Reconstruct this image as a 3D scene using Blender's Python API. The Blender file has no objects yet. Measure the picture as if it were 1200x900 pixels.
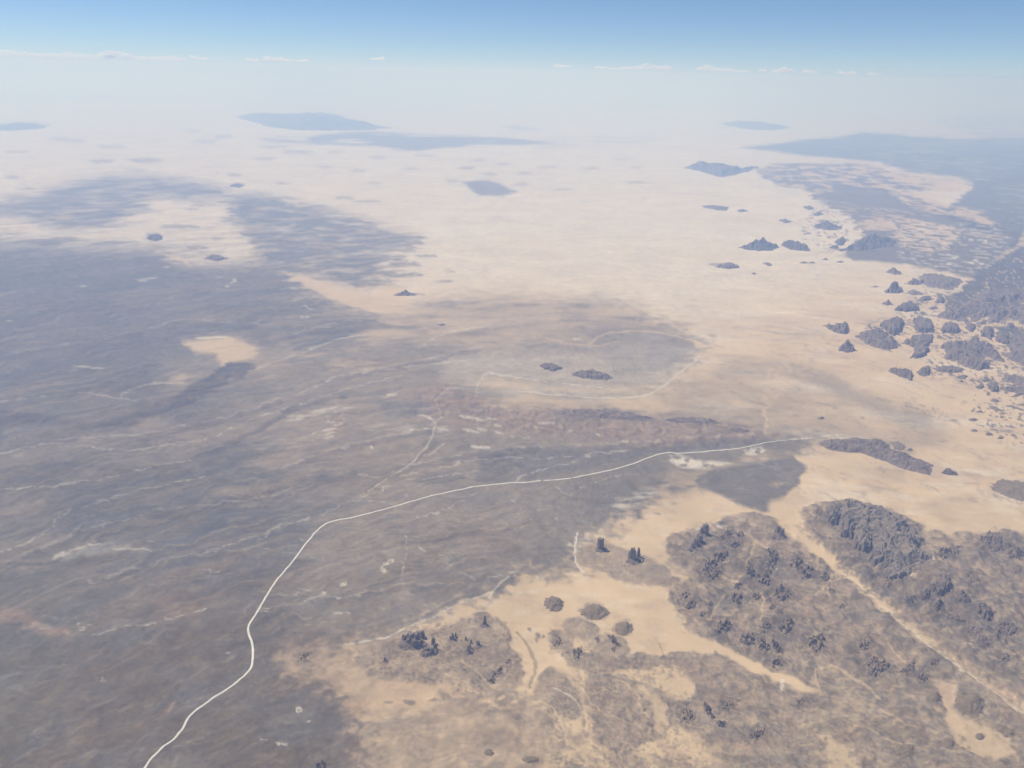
import bpy, math, random
import numpy as np

S = bpy.context.scene
COL = S.collection
random.seed(7)
RNG = np.random.default_rng(11)

# ------------------------------------------------------------------ camera
H = 10000.0                       # flying height in metres
FPX = 1000.0                      # focal length for a frame 1200 wide
PITCH = math.atan((450 - 85) / FPX)
ROLL = 0.021
cF = np.array([0.0, math.cos(PITCH), -math.sin(PITCH)])
r0 = np.array([1.0, 0.0, 0.0])
u0 = np.cross(r0, cF)
cR = math.cos(ROLL) * r0 + math.sin(ROLL) * u0
cU = -math.sin(ROLL) * r0 + math.cos(ROLL) * u0
from mathutils import Matrix
cam = bpy.data.cameras.new("camera")
cam.sensor_width = 36.0
cam.lens = 36.0 * FPX / 1200.0
cam.clip_start = 10.0
cam.clip_end = 4.0e6
cam_ob = bpy.data.objects.new("camera", cam)
COL.objects.link(cam_ob)
cam_ob.matrix_world = Matrix(((cR[0], cU[0], -cF[0], 0), (cR[1], cU[1], -cF[1], 0),
                              (cR[2], cU[2], -cF[2], H), (0, 0, 0, 1)))
S.camera = cam_ob

# ------------------------------------------------------------------ light
SUN_AZ = math.radians(-60)        # from straight ahead (+Y), negative = to the left
SUN_EL = math.radians(57)
world = bpy.data.worlds.new("World")
S.world = world
world.use_nodes = True
wn = world.node_tree.nodes
wn.clear()
w_out = wn.new("ShaderNodeOutputWorld")
w_bg = wn.new("ShaderNodeBackground")
w_sky = wn.new("ShaderNodeTexSky")
w_sky.sky_type = 'NISHITA'
w_sky.sun_disc = False
w_sky.sun_elevation = SUN_EL
w_sky.sun_rotation = SUN_AZ
w_sky.altitude = 5000.0
w_sky.air_density = 1.0
w_sky.dust_density = 0.0
w_sky.ozone_density = 6.0
w_bg.inputs["Strength"].default_value = 0.08
world.node_tree.links.new(w_sky.outputs[0], w_bg.inputs[0])
world.node_tree.links.new(w_bg.outputs[0], w_out.inputs[0])
sun = bpy.data.lights.new("sun", 'SUN')
sun.energy = 3.6
sun.angle = math.radians(0.5)
sun.color = (1.0, 0.985, 0.955)
sun_ob = bpy.data.objects.new("sun", sun)
COL.objects.link(sun_ob)
sdir = np.array([math.sin(SUN_AZ) * math.cos(SUN_EL), math.cos(SUN_AZ) * math.cos(SUN_EL), math.sin(SUN_EL)])
from mathutils import Vector
sun_ob.rotation_euler = Vector(-sdir).to_track_quat('-Z', 'Y').to_euler()
sun_ob.location = (0, 0, 30000)
S.view_settings.view_transform = 'Standard'
S.view_settings.look = 'None'
S.view_settings.exposure = 0.3
S.view_settings.gamma = 1.0
S.cycles.use_denoising = True
S.cycles.max_bounces = 8
S.cycles.volume_bounces = 6
S.cycles.diffuse_bounces = 2

# ------------------------------------------------------------------ geometry of the view, used to place things on the ground
def ground(px, py, z=0.0):
    """pixel of the 1200x900 photograph -> point on the plain"""
    d = cF + (px - 600) / FPX * cR + (450 - py) / FPX * cU
    t = (z - H) / d[2]
    return d * t + np.array([0, 0, H])

def proj(x, y, z=0.0):
    p = np.stack([x, y, np.zeros_like(x) + z - H], -1)
    w = p @ cF
    ok = w > 1.0
    w = np.where(ok, w, 1.0)
    u = np.where(ok, 600 + FPX * (p @ cR) / w, -9e4)
    v = np.where(ok, 450 - FPX * (p @ cU) / w, 9e4)
    return u, v

# ------------------------------------------------------------------ noise
def _hash(ix, iy, seed):
    h = (ix.astype(np.int64) * 374761393 + iy.astype(np.int64) * 668265263 + seed * 974634777) & 0xFFFFFFFF
    h = ((h ^ (h >> 13)) * 1274126177) & 0xFFFFFFFF
    return (h ^ (h >> 16)) & 0xFFFF

def perlin(x, y, seed=0):
    xi = np.floor(x); yi = np.floor(y)
    fx = x - xi; fy = y - yi
    sx = fx * fx * fx * (fx * (fx * 6 - 15) + 10)
    sy = fy * fy * fy * (fy * (fy * 6 - 15) + 10)
    def g(dx, dy):
        a = _hash(xi + dx, yi + dy, seed) * (2 * math.pi / 65536.0)
        return np.cos(a) * (fx - dx) + np.sin(a) * (fy - dy)
    a = g(0, 0) * (1 - sx) + g(1, 0) * sx
    b = g(0, 1) * (1 - sx) + g(1, 1) * sx
    return (a * (1 - sy) + b * sy) * 1.5

def fbm(x, y, octv=4, seed=0, gain=0.5):
    r = 0; a = 1.0; t = 0
    for i in range(octv):
        r = r + a * perlin(x, y, seed + i * 17)
        t += a; a *= gain
        x = x * 2.03 + 11.3; y = y * 2.03 - 7.1
    return r / t

def ridged(x, y, octv=4, seed=0):
    r = 0; a = 1.0; t = 0
    for i in range(octv):
        r = r + a * (1 - np.abs(perlin(x, y, seed + i * 17)) * 1.6)
        t += a; a *= 0.5
        x = x * 2.03 + 5.7; y = y * 2.03 + 3.1
    return r / t

def sstep(a, b, x):
    t = np.clip((x - a) / (b - a), 0, 1)
    return t * t * (3 - 2 * t)

def sdf_poly(px, py, pts):
    """signed distance, positive inside"""
    pts = np.asarray(pts, float)
    d2 = np.full(px.shape, 1e18)
    ins = np.zeros(px.shape, bool)
    n = len(pts)
    for i in range(n):
        ax, ay = pts[i]; bx, by = pts[(i + 1) % n]
        ex, ey = bx - ax, by - ay
        wx, wy = px - ax, py - ay
        t = np.clip((wx * ex + wy * ey) / (ex * ex + ey * ey + 1e-12), 0, 1)
        d2 = np.minimum(d2, (wx - ex * t) ** 2 + (wy - ey * t) ** 2)
        if ay != by:
            c = ((ay > py) != (by > py)) & (px < (bx - ax) * (py - ay) / (by - ay) + ax)
            ins ^= c
    return np.where(ins, 1, -1) * np.sqrt(d2)

def line_mask(px, py, pts, wid):
    """1 on the line, falling off over its half width"""
    m = np.zeros(px.shape)
    for i in range(len(pts) - 1):
        ax, ay = pts[i]; bx, by = pts[i + 1]
        ex, ey = bx - ax, by - ay
        wx, wy = px - ax, py - ay
        t = np.clip((wx * ex + wy * ey) / (ex * ex + ey * ey + 1e-9), 0, 1)
        d = np.sqrt((wx - ex * t) ** 2 + (wy - ey * t) ** 2)
        w = (wid[i] * (1 - t) + wid[i + 1] * t) * 0.5
        m = np.maximum(m, 1 - sstep(0.45, 1.25, d / np.maximum(w, 0.3)))
    return m

# ------------------------------------------------------------------ what covers the plain
SAND, GRAVEL, ROCK, PALE, RUST, BROWN, OLIVE, SLATE, APRON = range(9)
OPS = []
def P(cls, op, soft, warp, pts, tex=None, hum=0.0):
    OPS.append(('P', cls, op, soft, warp, pts, tex, hum))
def L(cls, op, warp, pts, wid, tex=None):
    if not isinstance(wid, (list, tuple)): wid = [wid] * len(pts)
    OPS.append(('L', cls, op, 0, warp, pts, tex, wid))
def E(cls, op, soft, warp, cx, cy, rx, ry, rot=0.0, tex=None, hum=0.0):
    c, s = math.cos(math.radians(rot)), math.sin(math.radians(rot))
    pts = []
    for k in range(16):
        a = k * math.pi / 8
        x, y = rx * math.cos(a), ry * math.sin(a)
        pts.append((cx + c * x - s * y, cy + s * x + c * y))
    P(cls, op, soft, warp, pts, tex, hum)

# ---- faint washes and wind streaks in the sand ----
SEA = [(-600,110),(1800,110),(1800,600),(900,600),(700,330),(-600,290)]
P(RUST, .16, 30, 10, SEA, ('str', 34, 0.0, 0.4, 181))
P(GRAVEL, .10, 30, 10, SEA, ('str', 22, 0.05, 0.4, 182))
P(PALE, .30, 30, 10, SEA, ('str', 46, 0.0, 0.4, 183))
P(GRAVEL, .30, 20, 8, SEA, ('wisp', 26, 0.0, 0.045, 184))
P(PALE, .22, 10, 6, [(560,560),(960,540),(1240,520),(1240,640),(1080,620),(960,590),(860,650),(800,760),(640,820),(500,740),(620,660)], ('str', 16, 0.05, 0.4, 185))
P(RUST, .25, 10, 6, [(560,560),(960,540),(1240,520),(1240,640),(1080,620),(960,590),(860,650),(800,760),(640,820),(420,860),(330,780),(500,720),(620,660)], ('fbm', 40, 0.0, 0.4, 186))
# ---- far plains ----
P(PALE, .55, 60, 20, [(-600,60),(1800,60),(1800,300),(1000,330),(800,390),(400,350),(-600,290)])

F1 = ('fbm', 30, -0.25, 0.15, 5)
P(SLATE, .88, 10, 14, [(0,238),(18,232),(45,229),(60,220),(90,213),(120,207),(180,206),(225,212),(270,222),(262,231),(215,235),(185,229),(165,238),(178,243),(150,250),(140,262),(118,268),(85,271),(50,264),(28,256),(-10,252),(-60,245)], ('fbm', 30, -1.1, 0.15, 3))
P(SLATE, .86, 9, 14, [(266,231),(300,226),(332,230),(345,240),(382,244),(422,256),(452,271),(492,280),(482,291),(445,294),(472,303),(440,314),(462,321),(432,340),(408,336),(385,329),(360,321),(318,319),(310,303),(300,291),(284,270),(266,255)], ('fbm', 28, -1.05, 0.15, 4))
for cx, cy, rx, ry in [(180,277,10,5),(254,302,10,4),(278,217,9,3),(30,221,12,2),(15,208,10,2),(60,286,14,2.5),(210,266,22,3),(240,240,14,2),(475,310,18,3),(470,322,24,3),(300,283,10,2),(225,153,8,2),(88,165,12,2),(68,163,9,2),(240,166,12,2),(262,160,10,2),(330,165,14,2),(170,188,18,3),(120,189,14,2.5),(445,185,9,1.6),(480,198,8,1.6),(560,188,9,1.5),(545,197,10,2),(575,204,8,1.6),(616,203,8,1.5),(610,216,9,2),(530,212,9,1.6),(565,228,8,1.4),(695,197,9,1.5),(730,187,7,1.3),(748,196,7,1.3),(745,214,10,1.6),(440,214,7,1.3),(405,232,10,2),(430,236,16,1.4),(275,205,8,1.6),(330,215,8,1.2),(290,238,8,2),(245,225,10,2),(520,330,10,1.5),(160,200,12,1.6),(310,186,12,1.5),(350,178,16,1.8),(380,196,8,1.4),(420,200,10,1.3),(500,182,12,1.5),(470,176,10,1.2),(590,192,9,1.3),(640,196,10,1.3),(660,222,9,1.2),(130,172,16,1.6),(20,178,12,1.4),(320,172,14,1.5),(395,178,10,1.2),(225,245,9,1.6),(215,232,8,1.3),(255,280,7,1.6),(230,290,10,1.8),(500,300,12,1.5),(490,345,9,1.4),(527,318,6,1.3)]:
    E(GRAVEL, .62, 1.6, 5, cx, cy, rx * 1.1, ry, 0, ('fbm', 6, -.7, 0.05, int(cx)))
P(GRAVEL, .9, 2, 3, [(358,161),(385,157),(420,154),(455,155),(500,158),(560,159),(610,163),(650,168),(600,170),(560,171),(520,173),(490,177),(455,173),(400,170),(370,168)], ('str', 30, -0.6, -0.2, 9))
P(GRAVEL, .55, 2, 3, [(300,162),(340,158),(380,164),(380,170),(330,170)], ('str', 20, -0.2, 0.1, 2))
P(GRAVEL, .85, 2.5, 5, [(541,213),(570,211),(590,216),(606,225),(588,230),(560,228),(552,222)])
P(GRAVEL, .3, 3, 4, [(640,160),(760,156),(780,164),(700,172),(620,174)], ('str', 30, -0.3, 0.2, 19))
P(GRAVEL, .6, 2, 3, [(583,147),(610,148),(640,152),(610,153)])
P(GRAVEL, .8, 2, 3, [(-60,146),(0,145),(30,143),(60,145),(50,149),(20,152),(-60,153)], ('str', 20, -0.5, 0, 2))
P(GRAVEL, .7, 2, 4, [(-60,268),(20,272),(60,276),(120,281),(160,283),(100,290),(0,285),(-60,285)], ('str', 24, -0.2, 0.2, 21))
P(GRAVEL, .25, 6, 6, [(190,262),(270,245),(300,280),(320,312),(210,300),(190,285)], ('str', 16, -0.2, 0.3, 22))
for q in ([(0,225),(120,200),(270,215),(270,240),(100,280),(0,270)], [(260,225),(380,235),(500,275),(470,345),(300,320)]):
    P(SAND, .30, 8, 10, q, ('str', 18, 0.0, 0.35, 11))
    P(ROCK, .35, 8, 10, q, ('str', 22, 0.05, 0.35, 12))
# far right dark tableland, with sand streaks
P(SLATE, .92, 2, 7, [(868,173),(905,169),(940,164),(985,161),(1008,155),(1050,158),(1110,163),(1200,161),(1500,158),(1500,330),(1300,330),(1200,335),(1190,300),(1185,270),(1150,270),(1100,252),(1138,222),(1138,214),(1118,206),(1075,204),(1030,190),(990,186),(940,182),(905,177)])
P(SAND, .55, 2, 3, [(1030,148),(1100,151),(1190,160),(1150,164),(1080,158),(1028,155)], ('str', 22, -0.1, 0.2, 31))
P(ROCK, .5, 3, 4, [(1080,140),(1200,128),(1500,128),(1500,160),(1150,160)], ('str', 30, -0.4, 0.1, 33))
P(ROCK, .85, 2, 8, [(888,199),(905,192),(940,191),(980,192),(1010,191),(1060,204),(1110,212),(1100,222),(1060,226),(1110,244),(1160,262),(1190,272),(1200,300),(1300,330),(1200,336),(1140,327),(1100,317),(1050,309),(1005,305),(985,298),(1010,280),(1012,272),(1000,258),(985,248),(965,237),(952,232),(952,225),(918,219),(905,212),(890,205)])
P(SAND, .9, 3, 6, [(925,197),(960,190),(1000,188),(1050,197),(1100,205),(1138,212),(1138,219),(1100,226),(1060,228),(1020,222),(985,214),(955,212)], ('str', 8, -0.12, 0.14, 41))
P(SAND, .75, 3, 6, [(880,196),(920,192),(960,205),(980,225),(950,228),(905,214)], ('str', 7, 0.0, 0.2, 42))
P(SAND, .92, 2, 4, [(1055,206),(1090,206),(1136,211),(1138,223),(1105,225),(1085,220),(1060,214)], ('str', 6, -0.35, 0.05, 43))
P(SAND, .85, 2, 4, [(1040,226),(1090,226),(1110,240),(1150,246),(1165,262),(1130,256),(1100,252),(1070,244)], ('str', 6, -0.15, 0.14, 44))
P(SAND, .9, 2, 5, [(1030,262),(1055,254),(1100,262),(1130,268),(1106,292),(1082,296),(1062,288),(1046,283),(1036,276)], ('str', 6, -0.12, 0.10, 47))
P(SAND, .8, 2, 4, [(1004,262),(1030,254),(1052,262),(1036,270),(1015,270)], ('fbm', 9, -.6, 0, 48))
P(SAND, .5, 3, 6, [(960,232),(1000,240),(1060,246),(1100,256),(1060,262),(1000,256),(975,246)], ('str', 6, 0.02, 0.2, 49))
P(PALE, .45, 3, 6, [(1060,262),(1170,262),(1190,300),(1150,322),(1080,312),(1050,300)], ('str', 5, 0.12, 0.26, 50))
for pts in [[(1118,246),(1140,250),(1160,258),(1166,266),(1150,262),(1120,252)], [(1130,272),(1168,276),(1184,279),(1160,278)], [(1105,318),(1125,323),(1148,326),(1120,324)], [(1190,290),(1200,270),(1215,250),(1225,255),(1205,285),(1160,308),(1178,295)]]:
    P(SAND, .85, 1.5, 2, pts, ('str', 8, -0.5, 0.0, 51))
for cx, cy in [(1138,281),(1155,282),(1143,305),(1138,308),(1150,309),(1119,302),(1112,309),(1077,268)]:
    E(PALE, .8, 1, 1, cx, cy, 3, 1.2)

P(ROCK, .95, 1.5, 9, [(1128,334),(1140,326),(1160,312),(1185,296),(1240,280),(1500,280),(1500,470),(1240,432),(1212,428),(1190,424),(1176,414),(1180,396),(1168,392),(1160,378),(1150,372),(1140,372),(1128,372),(1112,373),(1102,368),(1112,362),(1104,356),(1118,350),(1114,344),(1126,342)], ('fbm', 12, -1.0, -0.34, 54))
P(SAND, .95, 1, 5, [(1160,338),(1180,341),(1200,346),(1240,352),(1200,351),(1172,346)], ('str', 7, -.4, .0, 53))
P(SAND, .9, 1, 5, [(1148,346),(1158,347),(1162,354),(1152,356)], ('fbm', 6, -.5, 0, 55))
P(SAND, .9, 1, 5, [(1136,356),(1150,358),(1156,364),(1142,366)], ('fbm', 6, -.5, 0, 56))
P(SAND, .9, 1, 6, [(1126,366),(1140,368),(1160,366),(1176,372),(1196,376),(1240,382),(1240,390),(1196,384),(1180,382),(1168,384),(1160,380),(1140,376),(1128,376)], ('fbm', 8, -.5, 0.05, 57))
P(SAND, .9, 1, 5, [(1160,384),(1168,388),(1176,404),(1186,410),(1182,414),(1168,408),(1162,396)], ('fbm', 8, -.8, -.1, 58))
P(ROCK, .9, 8, 6, [(1075,340),(1130,330),(1240,330),(1240,470),(1170,455),(1085,440),(1095,400),(1060,395),(1005,400),(1010,380),(1060,366)], ('speck', 5, 0.17, 0.24, 66))
P(ROCK, .9, 4, 6, [(1150,440),(1240,440),(1240,530),(1180,520),(1130,490)], ('speck', 5, 0.30, 0.36, 67))
P(ROCK, .8, 6, 6, [(960,240),(1010,262),(985,300),(960,296),(930,262)], ('speck', 5, 0.24, 0.31, 68))
P(SAND, .75, 3, 6, [(1150,330),(1185,300),(1240,285),(1500,285),(1500,470),(1240,430),(1190,424),(1150,376),(1128,370),(1112,362)], ('vein', 16, 0.012, 0.04, 69))
P(ROCK, .5, 4, 6, [(870,173),(1010,156),(1200,160),(1500,158),(1500,300),(1190,290),(1140,220),(1040,190),(940,182)], ('str', 12, 0.0, 0.3, 70))
P(PALE, .28, 4, 6, [(960,168),(1110,166),(1300,164),(1300,280),(1190,270),(1140,215),(1060,195)], ('str', 10, 0.12, 0.3, 71))
# ---- the large dark plain on the left ----
P(GRAVEL, 1, 16, 20, [(-400,286),(0,285),(110,291),(185,293),(205,306),(245,314),(300,309),(335,315),(358,340),(400,360),(450,369),(475,363),(520,353),(590,346),(640,351),(700,353),(740,361),(770,373),(800,389),(824,402),(815,420),(790,440),(760,466),(720,475),(800,480),(880,498),(935,508),(962,513),(935,532),(905,540),(870,548),(835,558),(815,572),(790,580),(760,590),(735,605),(715,620),(690,630),(676,645),(680,660),(650,672),(610,672),(585,690),(560,700),(520,715),(490,735),(450,750),(400,757),(350,760),(330,772),(340,790),(380,800),(395,815),(425,850),(432,900),(430,1100),(-400,1100)], None, .12)
# tonal provinces of the plain
P(SAND, .30, 70, 20, [(200,372),(480,370),(640,350),(800,380),(920,505),(760,540),(560,580),(430,610),(320,540),(260,450)], ('fbm', 50, -1.2, 0.1, 60))
P(SAND, .16, 60, 20, [(-400,420),(300,430),(420,620),(330,700),(60,740),(-400,700)], ('str', 50, -0.4, 0.3, 59))
P(PALE, .10, 40, 20, [(360,600),(480,590),(660,585),(700,620),(600,670),(500,720),(400,755),(340,740),(330,680)])
P(APRON, .40, 40, 20, [(360,600),(480,590),(660,585),(700,620),(600,670),(500,720),(400,755),(340,740),(330,680)], ('fbm', 40, -.9, .2, 57))
P(APRON, .28, 40, 20, [(120,310),(330,320),(400,370),(300,400),(150,380)], ('str', 40, -.6, .3, 54))
P(RUST, .22, 50, 20, [(-100,350),(260,380),(330,470),(120,520),(-100,470)], ('str', 40, -0.3, 0.3, 58))
P(SLATE, .7, 40, 20, [(-400,290),(200,300),(330,330),(420,380),(380,430),(300,470),(150,520),(-400,560)], ('str', 60, -0.5, 0.3, 61))
P(ROCK, .30, 26, 10, [(60,600),(300,590),(380,610),(300,690),(200,690),(80,690)])
P(SLATE, .7, 22, 10, [(60,560),(200,540),(300,530),(420,560),(400,600),(300,690),(200,680),(80,640)], ('str', 40, -0.4, 0.3, 63))
P(BROWN, .8, 60, 20, [(-400,800),(60,745),(130,715),(200,690),(310,670),(430,690),(430,760),(330,775),(400,810),(430,1100),(-400,1100)], ('fbm', 90, -0.6, 0.2, 64))
P(BROWN, .55, 14, 10, [(-100,560),(60,545),(140,550),(60,575),(-100,610)], ('str', 30, -0.4, 0.2, 65))
P(BROWN, .5, 16, 10, [(110,600),(220,570),(330,550),(420,540),(460,550),(350,590),(220,620)], ('str', 34, -0.4, 0.2, 66))
P(BROWN, .5, 16, 12, [(430,640),(500,615),(580,610),(640,620),(660,650),(590,670),(520,690),(450,690)], ('fbm', 40, -0.4, 0.2, 67))
P(BROWN, .5, 12, 10, [(60,440),(170,420),(230,440),(160,490),(100,490)], ('str', 30, -0.3, 0.3, 68))
P(OLIVE, .35, 40, 20, [(-400,640),(60,640),(100,690),(70,800),(20,900),(-400,1000)], None)  # greenish tint of the aircraft window, painted into the ground colour
P(RUST, .35, 10, 8, [(535,630),(570,620),(575,645),(545,660)], None)
P(RUST, .3, 10, 8, [(175,700),(230,700),(240,722),(190,728)], None)
# fade of the plain into the sand (centre)
P(SAND, .6, 12, 12, [(425,392),(465,358),(540,345),(600,342),(660,346),(720,354),(770,364),(815,386),(770,384),(705,380),(660,388),(600,396),(560,398),(500,402),(455,402)], ('str', 30, -0.7, 0.2, 71))
P(SAND, .45, 8, 10, [(330,402),(420,385),(480,395),(470,430),(420,440),(360,430)], ('str', 24, -0.1, 0.4, 72))
P(SAND, .8, 2, 4, [(330,318),(350,330),(375,345),(420,362),(455,368),(480,360),(475,340),(462,335),(435,344),(405,338),(380,330),(345,321)], ('str', 20, -0.6, -0.1, 73))
P(SAND, .7, 2, 3, [(188,297),(215,303),(225,312),(212,306),(195,301)], None)
P(SAND, .35, 6, 6, [(540,398),(640,388),(700,392),(690,404),(640,406),(560,410)], ('str', 20, -0.5, 0.2, 74))
# the shallow basin with its shore lines
P(SAND, .16, 12, 8, [(505,420),(560,412),(620,412),(680,412),(720,402),(760,392),(800,397),(826,405),(812,420),(790,440),(760,463),(690,470),(600,468),(552,452)])
P(PALE, .26, 12, 8, [(505,420),(560,412),(620,412),(680,412),(720,402),(760,392),(800,397),(826,405),(812,420),(790,440),(760,463),(690,470),(600,468),(552,452),(520,446)], ('str', 40, -0.9, 0.2, 75))
P(SLATE, .22, 8, 6, [(700,404),(740,394),(790,396),(822,406),(800,425),(760,442),(720,440),(715,425)], None)
P(SAND, .55, 4, 5, [(552,470),(610,463),(700,468),(765,466),(800,480),(760,488),(690,484),(620,480),(570,478)], ('str', 24, -0.6, 0.1, 76))
P(SAND, .5, 3, 4, [(552,452),(566,440),(610,447),(700,455),(770,452),(765,458),(690,460),(600,456)], ('str', 20, -0.5, 0.1, 77))
L(PALE, .5, 2.5, [(556,466),(561,450),(566,440),(574,436),(585,440),(602,441),(625,446),(655,449),(690,453),(735,455)], [1,1.2,1.6,2.4,2.6,2.2,1.2,1,1,.8])
L(PALE, .5, 2.5, [(606,457),(622,460),(640,462),(670,464),(700,466),(735,466),(755,464),(772,456),(788,444),(802,432),(820,418)], [1,2,2,1.2,1.2,1.5,2.4,2.6,3,3,2.4])
L(SAND, .55, 3, [(690,404),(697,396),(715,390),(745,388),(775,390),(800,397),(822,402)], [3,3,2.5,2.5,2,2,2])
L(SAND, .5, 3, [(640,396),(670,404),(700,406),(725,400)], [2,3,3,2])
L(PALE, .7, 1, [(672,398),(680,397)], [2,2])
# fan of grey wash on the sand
P(GRAVEL, .33, 12, 8, [(826,428),(860,420),(900,418),(930,424),(965,433),(1012,456),(1062,475),(1100,489),(1116,508),(1095,530),(1060,532),(1000,522),(960,516),(930,513),(880,500),(800,482),(766,468),(800,445)], ('fbm', 60, -0.9, 0.1, 81))
P(GRAVEL, .25, 3, 3, [(925,424),(965,434),(1012,457),(1062,476),(1100,490),(1090,498),(1040,484),(980,460),(930,440)], ('fbm', 30, -0.6, 0.2, 82))
for s in range(5):
    x0 = 905 - s * 9
    L(SAND, .35, 3, [(905 + s * 14, 420 + 3 * s), (900 + s * 6, 450), (893 + s, 480), (898, 508)], [7, 5, 4, 3], ('fbm', 20, -0.3, 0.3, 90 + s))
for k in range(46):
    t = k / 46.0
    E(ROCK, .55, .8, 1, 1062 + 44 * t + RNG.normal() * 4, 473 + 17 * t + RNG.normal() * 2.5, 1.1 + RNG.random(), .6, 10)
P(GRAVEL, .22, 3, 4, [(850,392),(900,380),(960,385),(930,400),(870,402)], ('str', 20, -0.1, 0.3, 83))
P(RUST, .30, 14, 10, [(320,755),(420,750),(520,730),(600,740),(560,810),(640,850),(640,1000),(400,1000),(400,820),(330,800)], ('fbm', 40, -.9, .2, 86))
P(GRAVEL, .48, 12, 10, [(430,835),(640,825),(660,1000),(400,1000)], ('fbm', 22, -.6, .3, 87))
P(RUST, .2, 8, 8, [(860,380),(960,370),(1010,400),(1000,440),(920,410)], ('str', 26, -0.2, 0.3, 84))
P(GRAVEL, .2, 6, 8, [(880,550),(1000,560),(1100,575),(1090,585),(960,565)], ('str', 20, -0.1, 0.3, 85))
# red-brown rolling ground behind the road
P(RUST, .62, 8, 8, [(470,462),(520,450),(545,462),(590,476),(660,480),(760,486),(820,492),(872,500),(905,512),(860,524),(800,530),(740,520),(690,512),(620,508),(560,500),(500,490)], ('str', 26, -0.8, 0.1, 91), .35)
P(SLATE, .6, 5, 6, [(640,482),(700,477),(760,486),(770,493),(700,495),(650,492)], ('str', 20, -0.5, 0.2, 92), .3)
P(SLATE, .6, 5, 6, [(440,470),(500,468),(510,485),(460,490)], None, .2)
P(GRAVEL, .9, 4, 5, [(560,530),(620,520),(700,528),(760,525),(820,520),(880,516),(900,520),(820,528),(760,533),(700,548),(640,560),(560,566)], None)
# pale pans and washes
for (cx, cy, rx, ry, ro) in [(546,489,10,2.4,8),(560,492,9,2.2,10),(575,491,8,2,0),(584,499,5,2,10),(553,505,12,2.2,14),(565,503,6,1.6,10),(516,504,10,2.8,-4),(500,502,5,1.6,0),(483,504,6,1.4,-8),(565,524,11,2.2,4),(556,522,5,1.4,0),(640,496,10,1.5,0),(632,501,6,1,0),(668,506,5,1.6,-10),(700,510,4,1.6,10),(731,517,7,1.4,0),(457,463,8,2.2,-14),(494,488,7,1.2,8),(505,490,5,1.2,0),(436,523,2.2,2.5,0),(585,507,5,1.2,30),(600,511,4,1,0),(618,512,6,1,-10),(455,660,6,2.5,-25),(450,668,3,4.5,10),(403,685,4.5,3,-30),(380,695,3,2.2,40),(360,703,7,1.8,-18),(396,701,2.5,1.4,0),(360,691,6,1,0),(495,644,6,.9,20),(497,632,1.6,.8,0),(313,713,5,.9,0),(309,717,7,.8,0),(407,719,4,.8,0),(395,719,7,.7,0),(268,444,3.8,1.3,0),(185,483,3,1.4,0),(22,496,5,1.2,0),(27,498,6,.8,0),(57,495,2.5,.7,0),(217,466,4,1,0),(232,453,3,1.4,0),(228,460,3,.7,0),(175,327,13,1.2,-8),(165,329,7,1.2,10),(274,330,6,1.8,-30),(266,336,4,1,0),(257,325,6,.8,0),(347,352,3,.7,0),(362,361,7,1.1,25),(358,372,5,1.2,0),(96,335,7,.7,0),(195,313,5,.7,0),(13,376,6,.8,0),(96,430,10,1,4),(115,432,10,.8,0),(28,551,4,.8,0),(22,574,4,.8,0),(120,798,3.6,1.2,0),(120,796,1,2.6,0),(98,735,4,.8,0),(106,733,2,.8,0),(92,731,2,.8,0),(97,738,3,.9,0),(268,765,3,1,0),(250,671,6,.9,5),(243,667,5,.6,0),(178,635,3,.7,0),(356,634,3.4,1,20),(475,580,2,1,0),(600,588,3,.8,0),(631,599,2,.7,0),(652,609,2,.8,0),(350,832,5,4,40),(361,847,5,1.6,-15),(310,867,6,.8,0),(330,871,10,2,10)]:
    E(PALE, .62, 1.0, 2.6, cx, cy, rx * .95, ry * .85, ro, ('fbm', 4, -0.5, 0.1, int(cx)))
P(PALE, .5, 3, 3, [(330,490),(350,482),(380,478),(405,475),(414,478),(395,483),(362,488),(345,495)], ('str', 9, -0.3, 0.1, 95))
P(RUST, .6, 3, 4, [(383,488),(404,488),(408,500),(395,515),(378,518),(382,500)], ('fbm', 10, -0.4, 0.1, 96))
P(PALE, .5, 2, 3, [(383,488),(404,488),(400,500),(388,512),(379,516)], ('str', 7, -0.1, 0.2, 97))
P(PALE, .25, 6, 6, [(300,525),(350,515),(375,512),(370,520),(320,530)], ('str', 8, -0.1, 0.2, 98))
P(PALE, .3, 5, 6, [(430,500),(470,495),(490,503),(470,510),(440,508)], ('str', 14, -0.4, 0.2, 99))
P(PALE, .8, 3, 4, [(785,532),(800,534),(815,540),(845,541),(860,543),(830,549),(800,549),(788,545)], ('fbm', 12, -0.4, 0.1, 101))
P(PALE, .8, 2, 3, [(870,528),(890,524),(898,529),(885,534),(872,534)], ('fbm', 8, -0.3, 0.1, 102))
P(PALE, .5, 6, 5, [(715,590),(740,582),(770,568),(790,560),(775,575),(745,592),(725,602)], ('str', 10, -0.2, 0.2, 103))
P(PALE, .4, 5, 5, [(660,640),(690,628),(715,612),(700,632),(675,645)], ('fbm', 8, -0.2, 0.2, 104))
P(SAND, .45, 14, 8, [(770,590),(760,570),(790,548),(850,545),(900,536),(840,556),(820,575)], ('fbm', 26, -0.6, 0.2, 105))
L(PALE, .8, 1, [(676,625),(674,640),(674,655),(677,664),(684,670)], [2,2.2,2.2,2.6,2.6])
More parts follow.
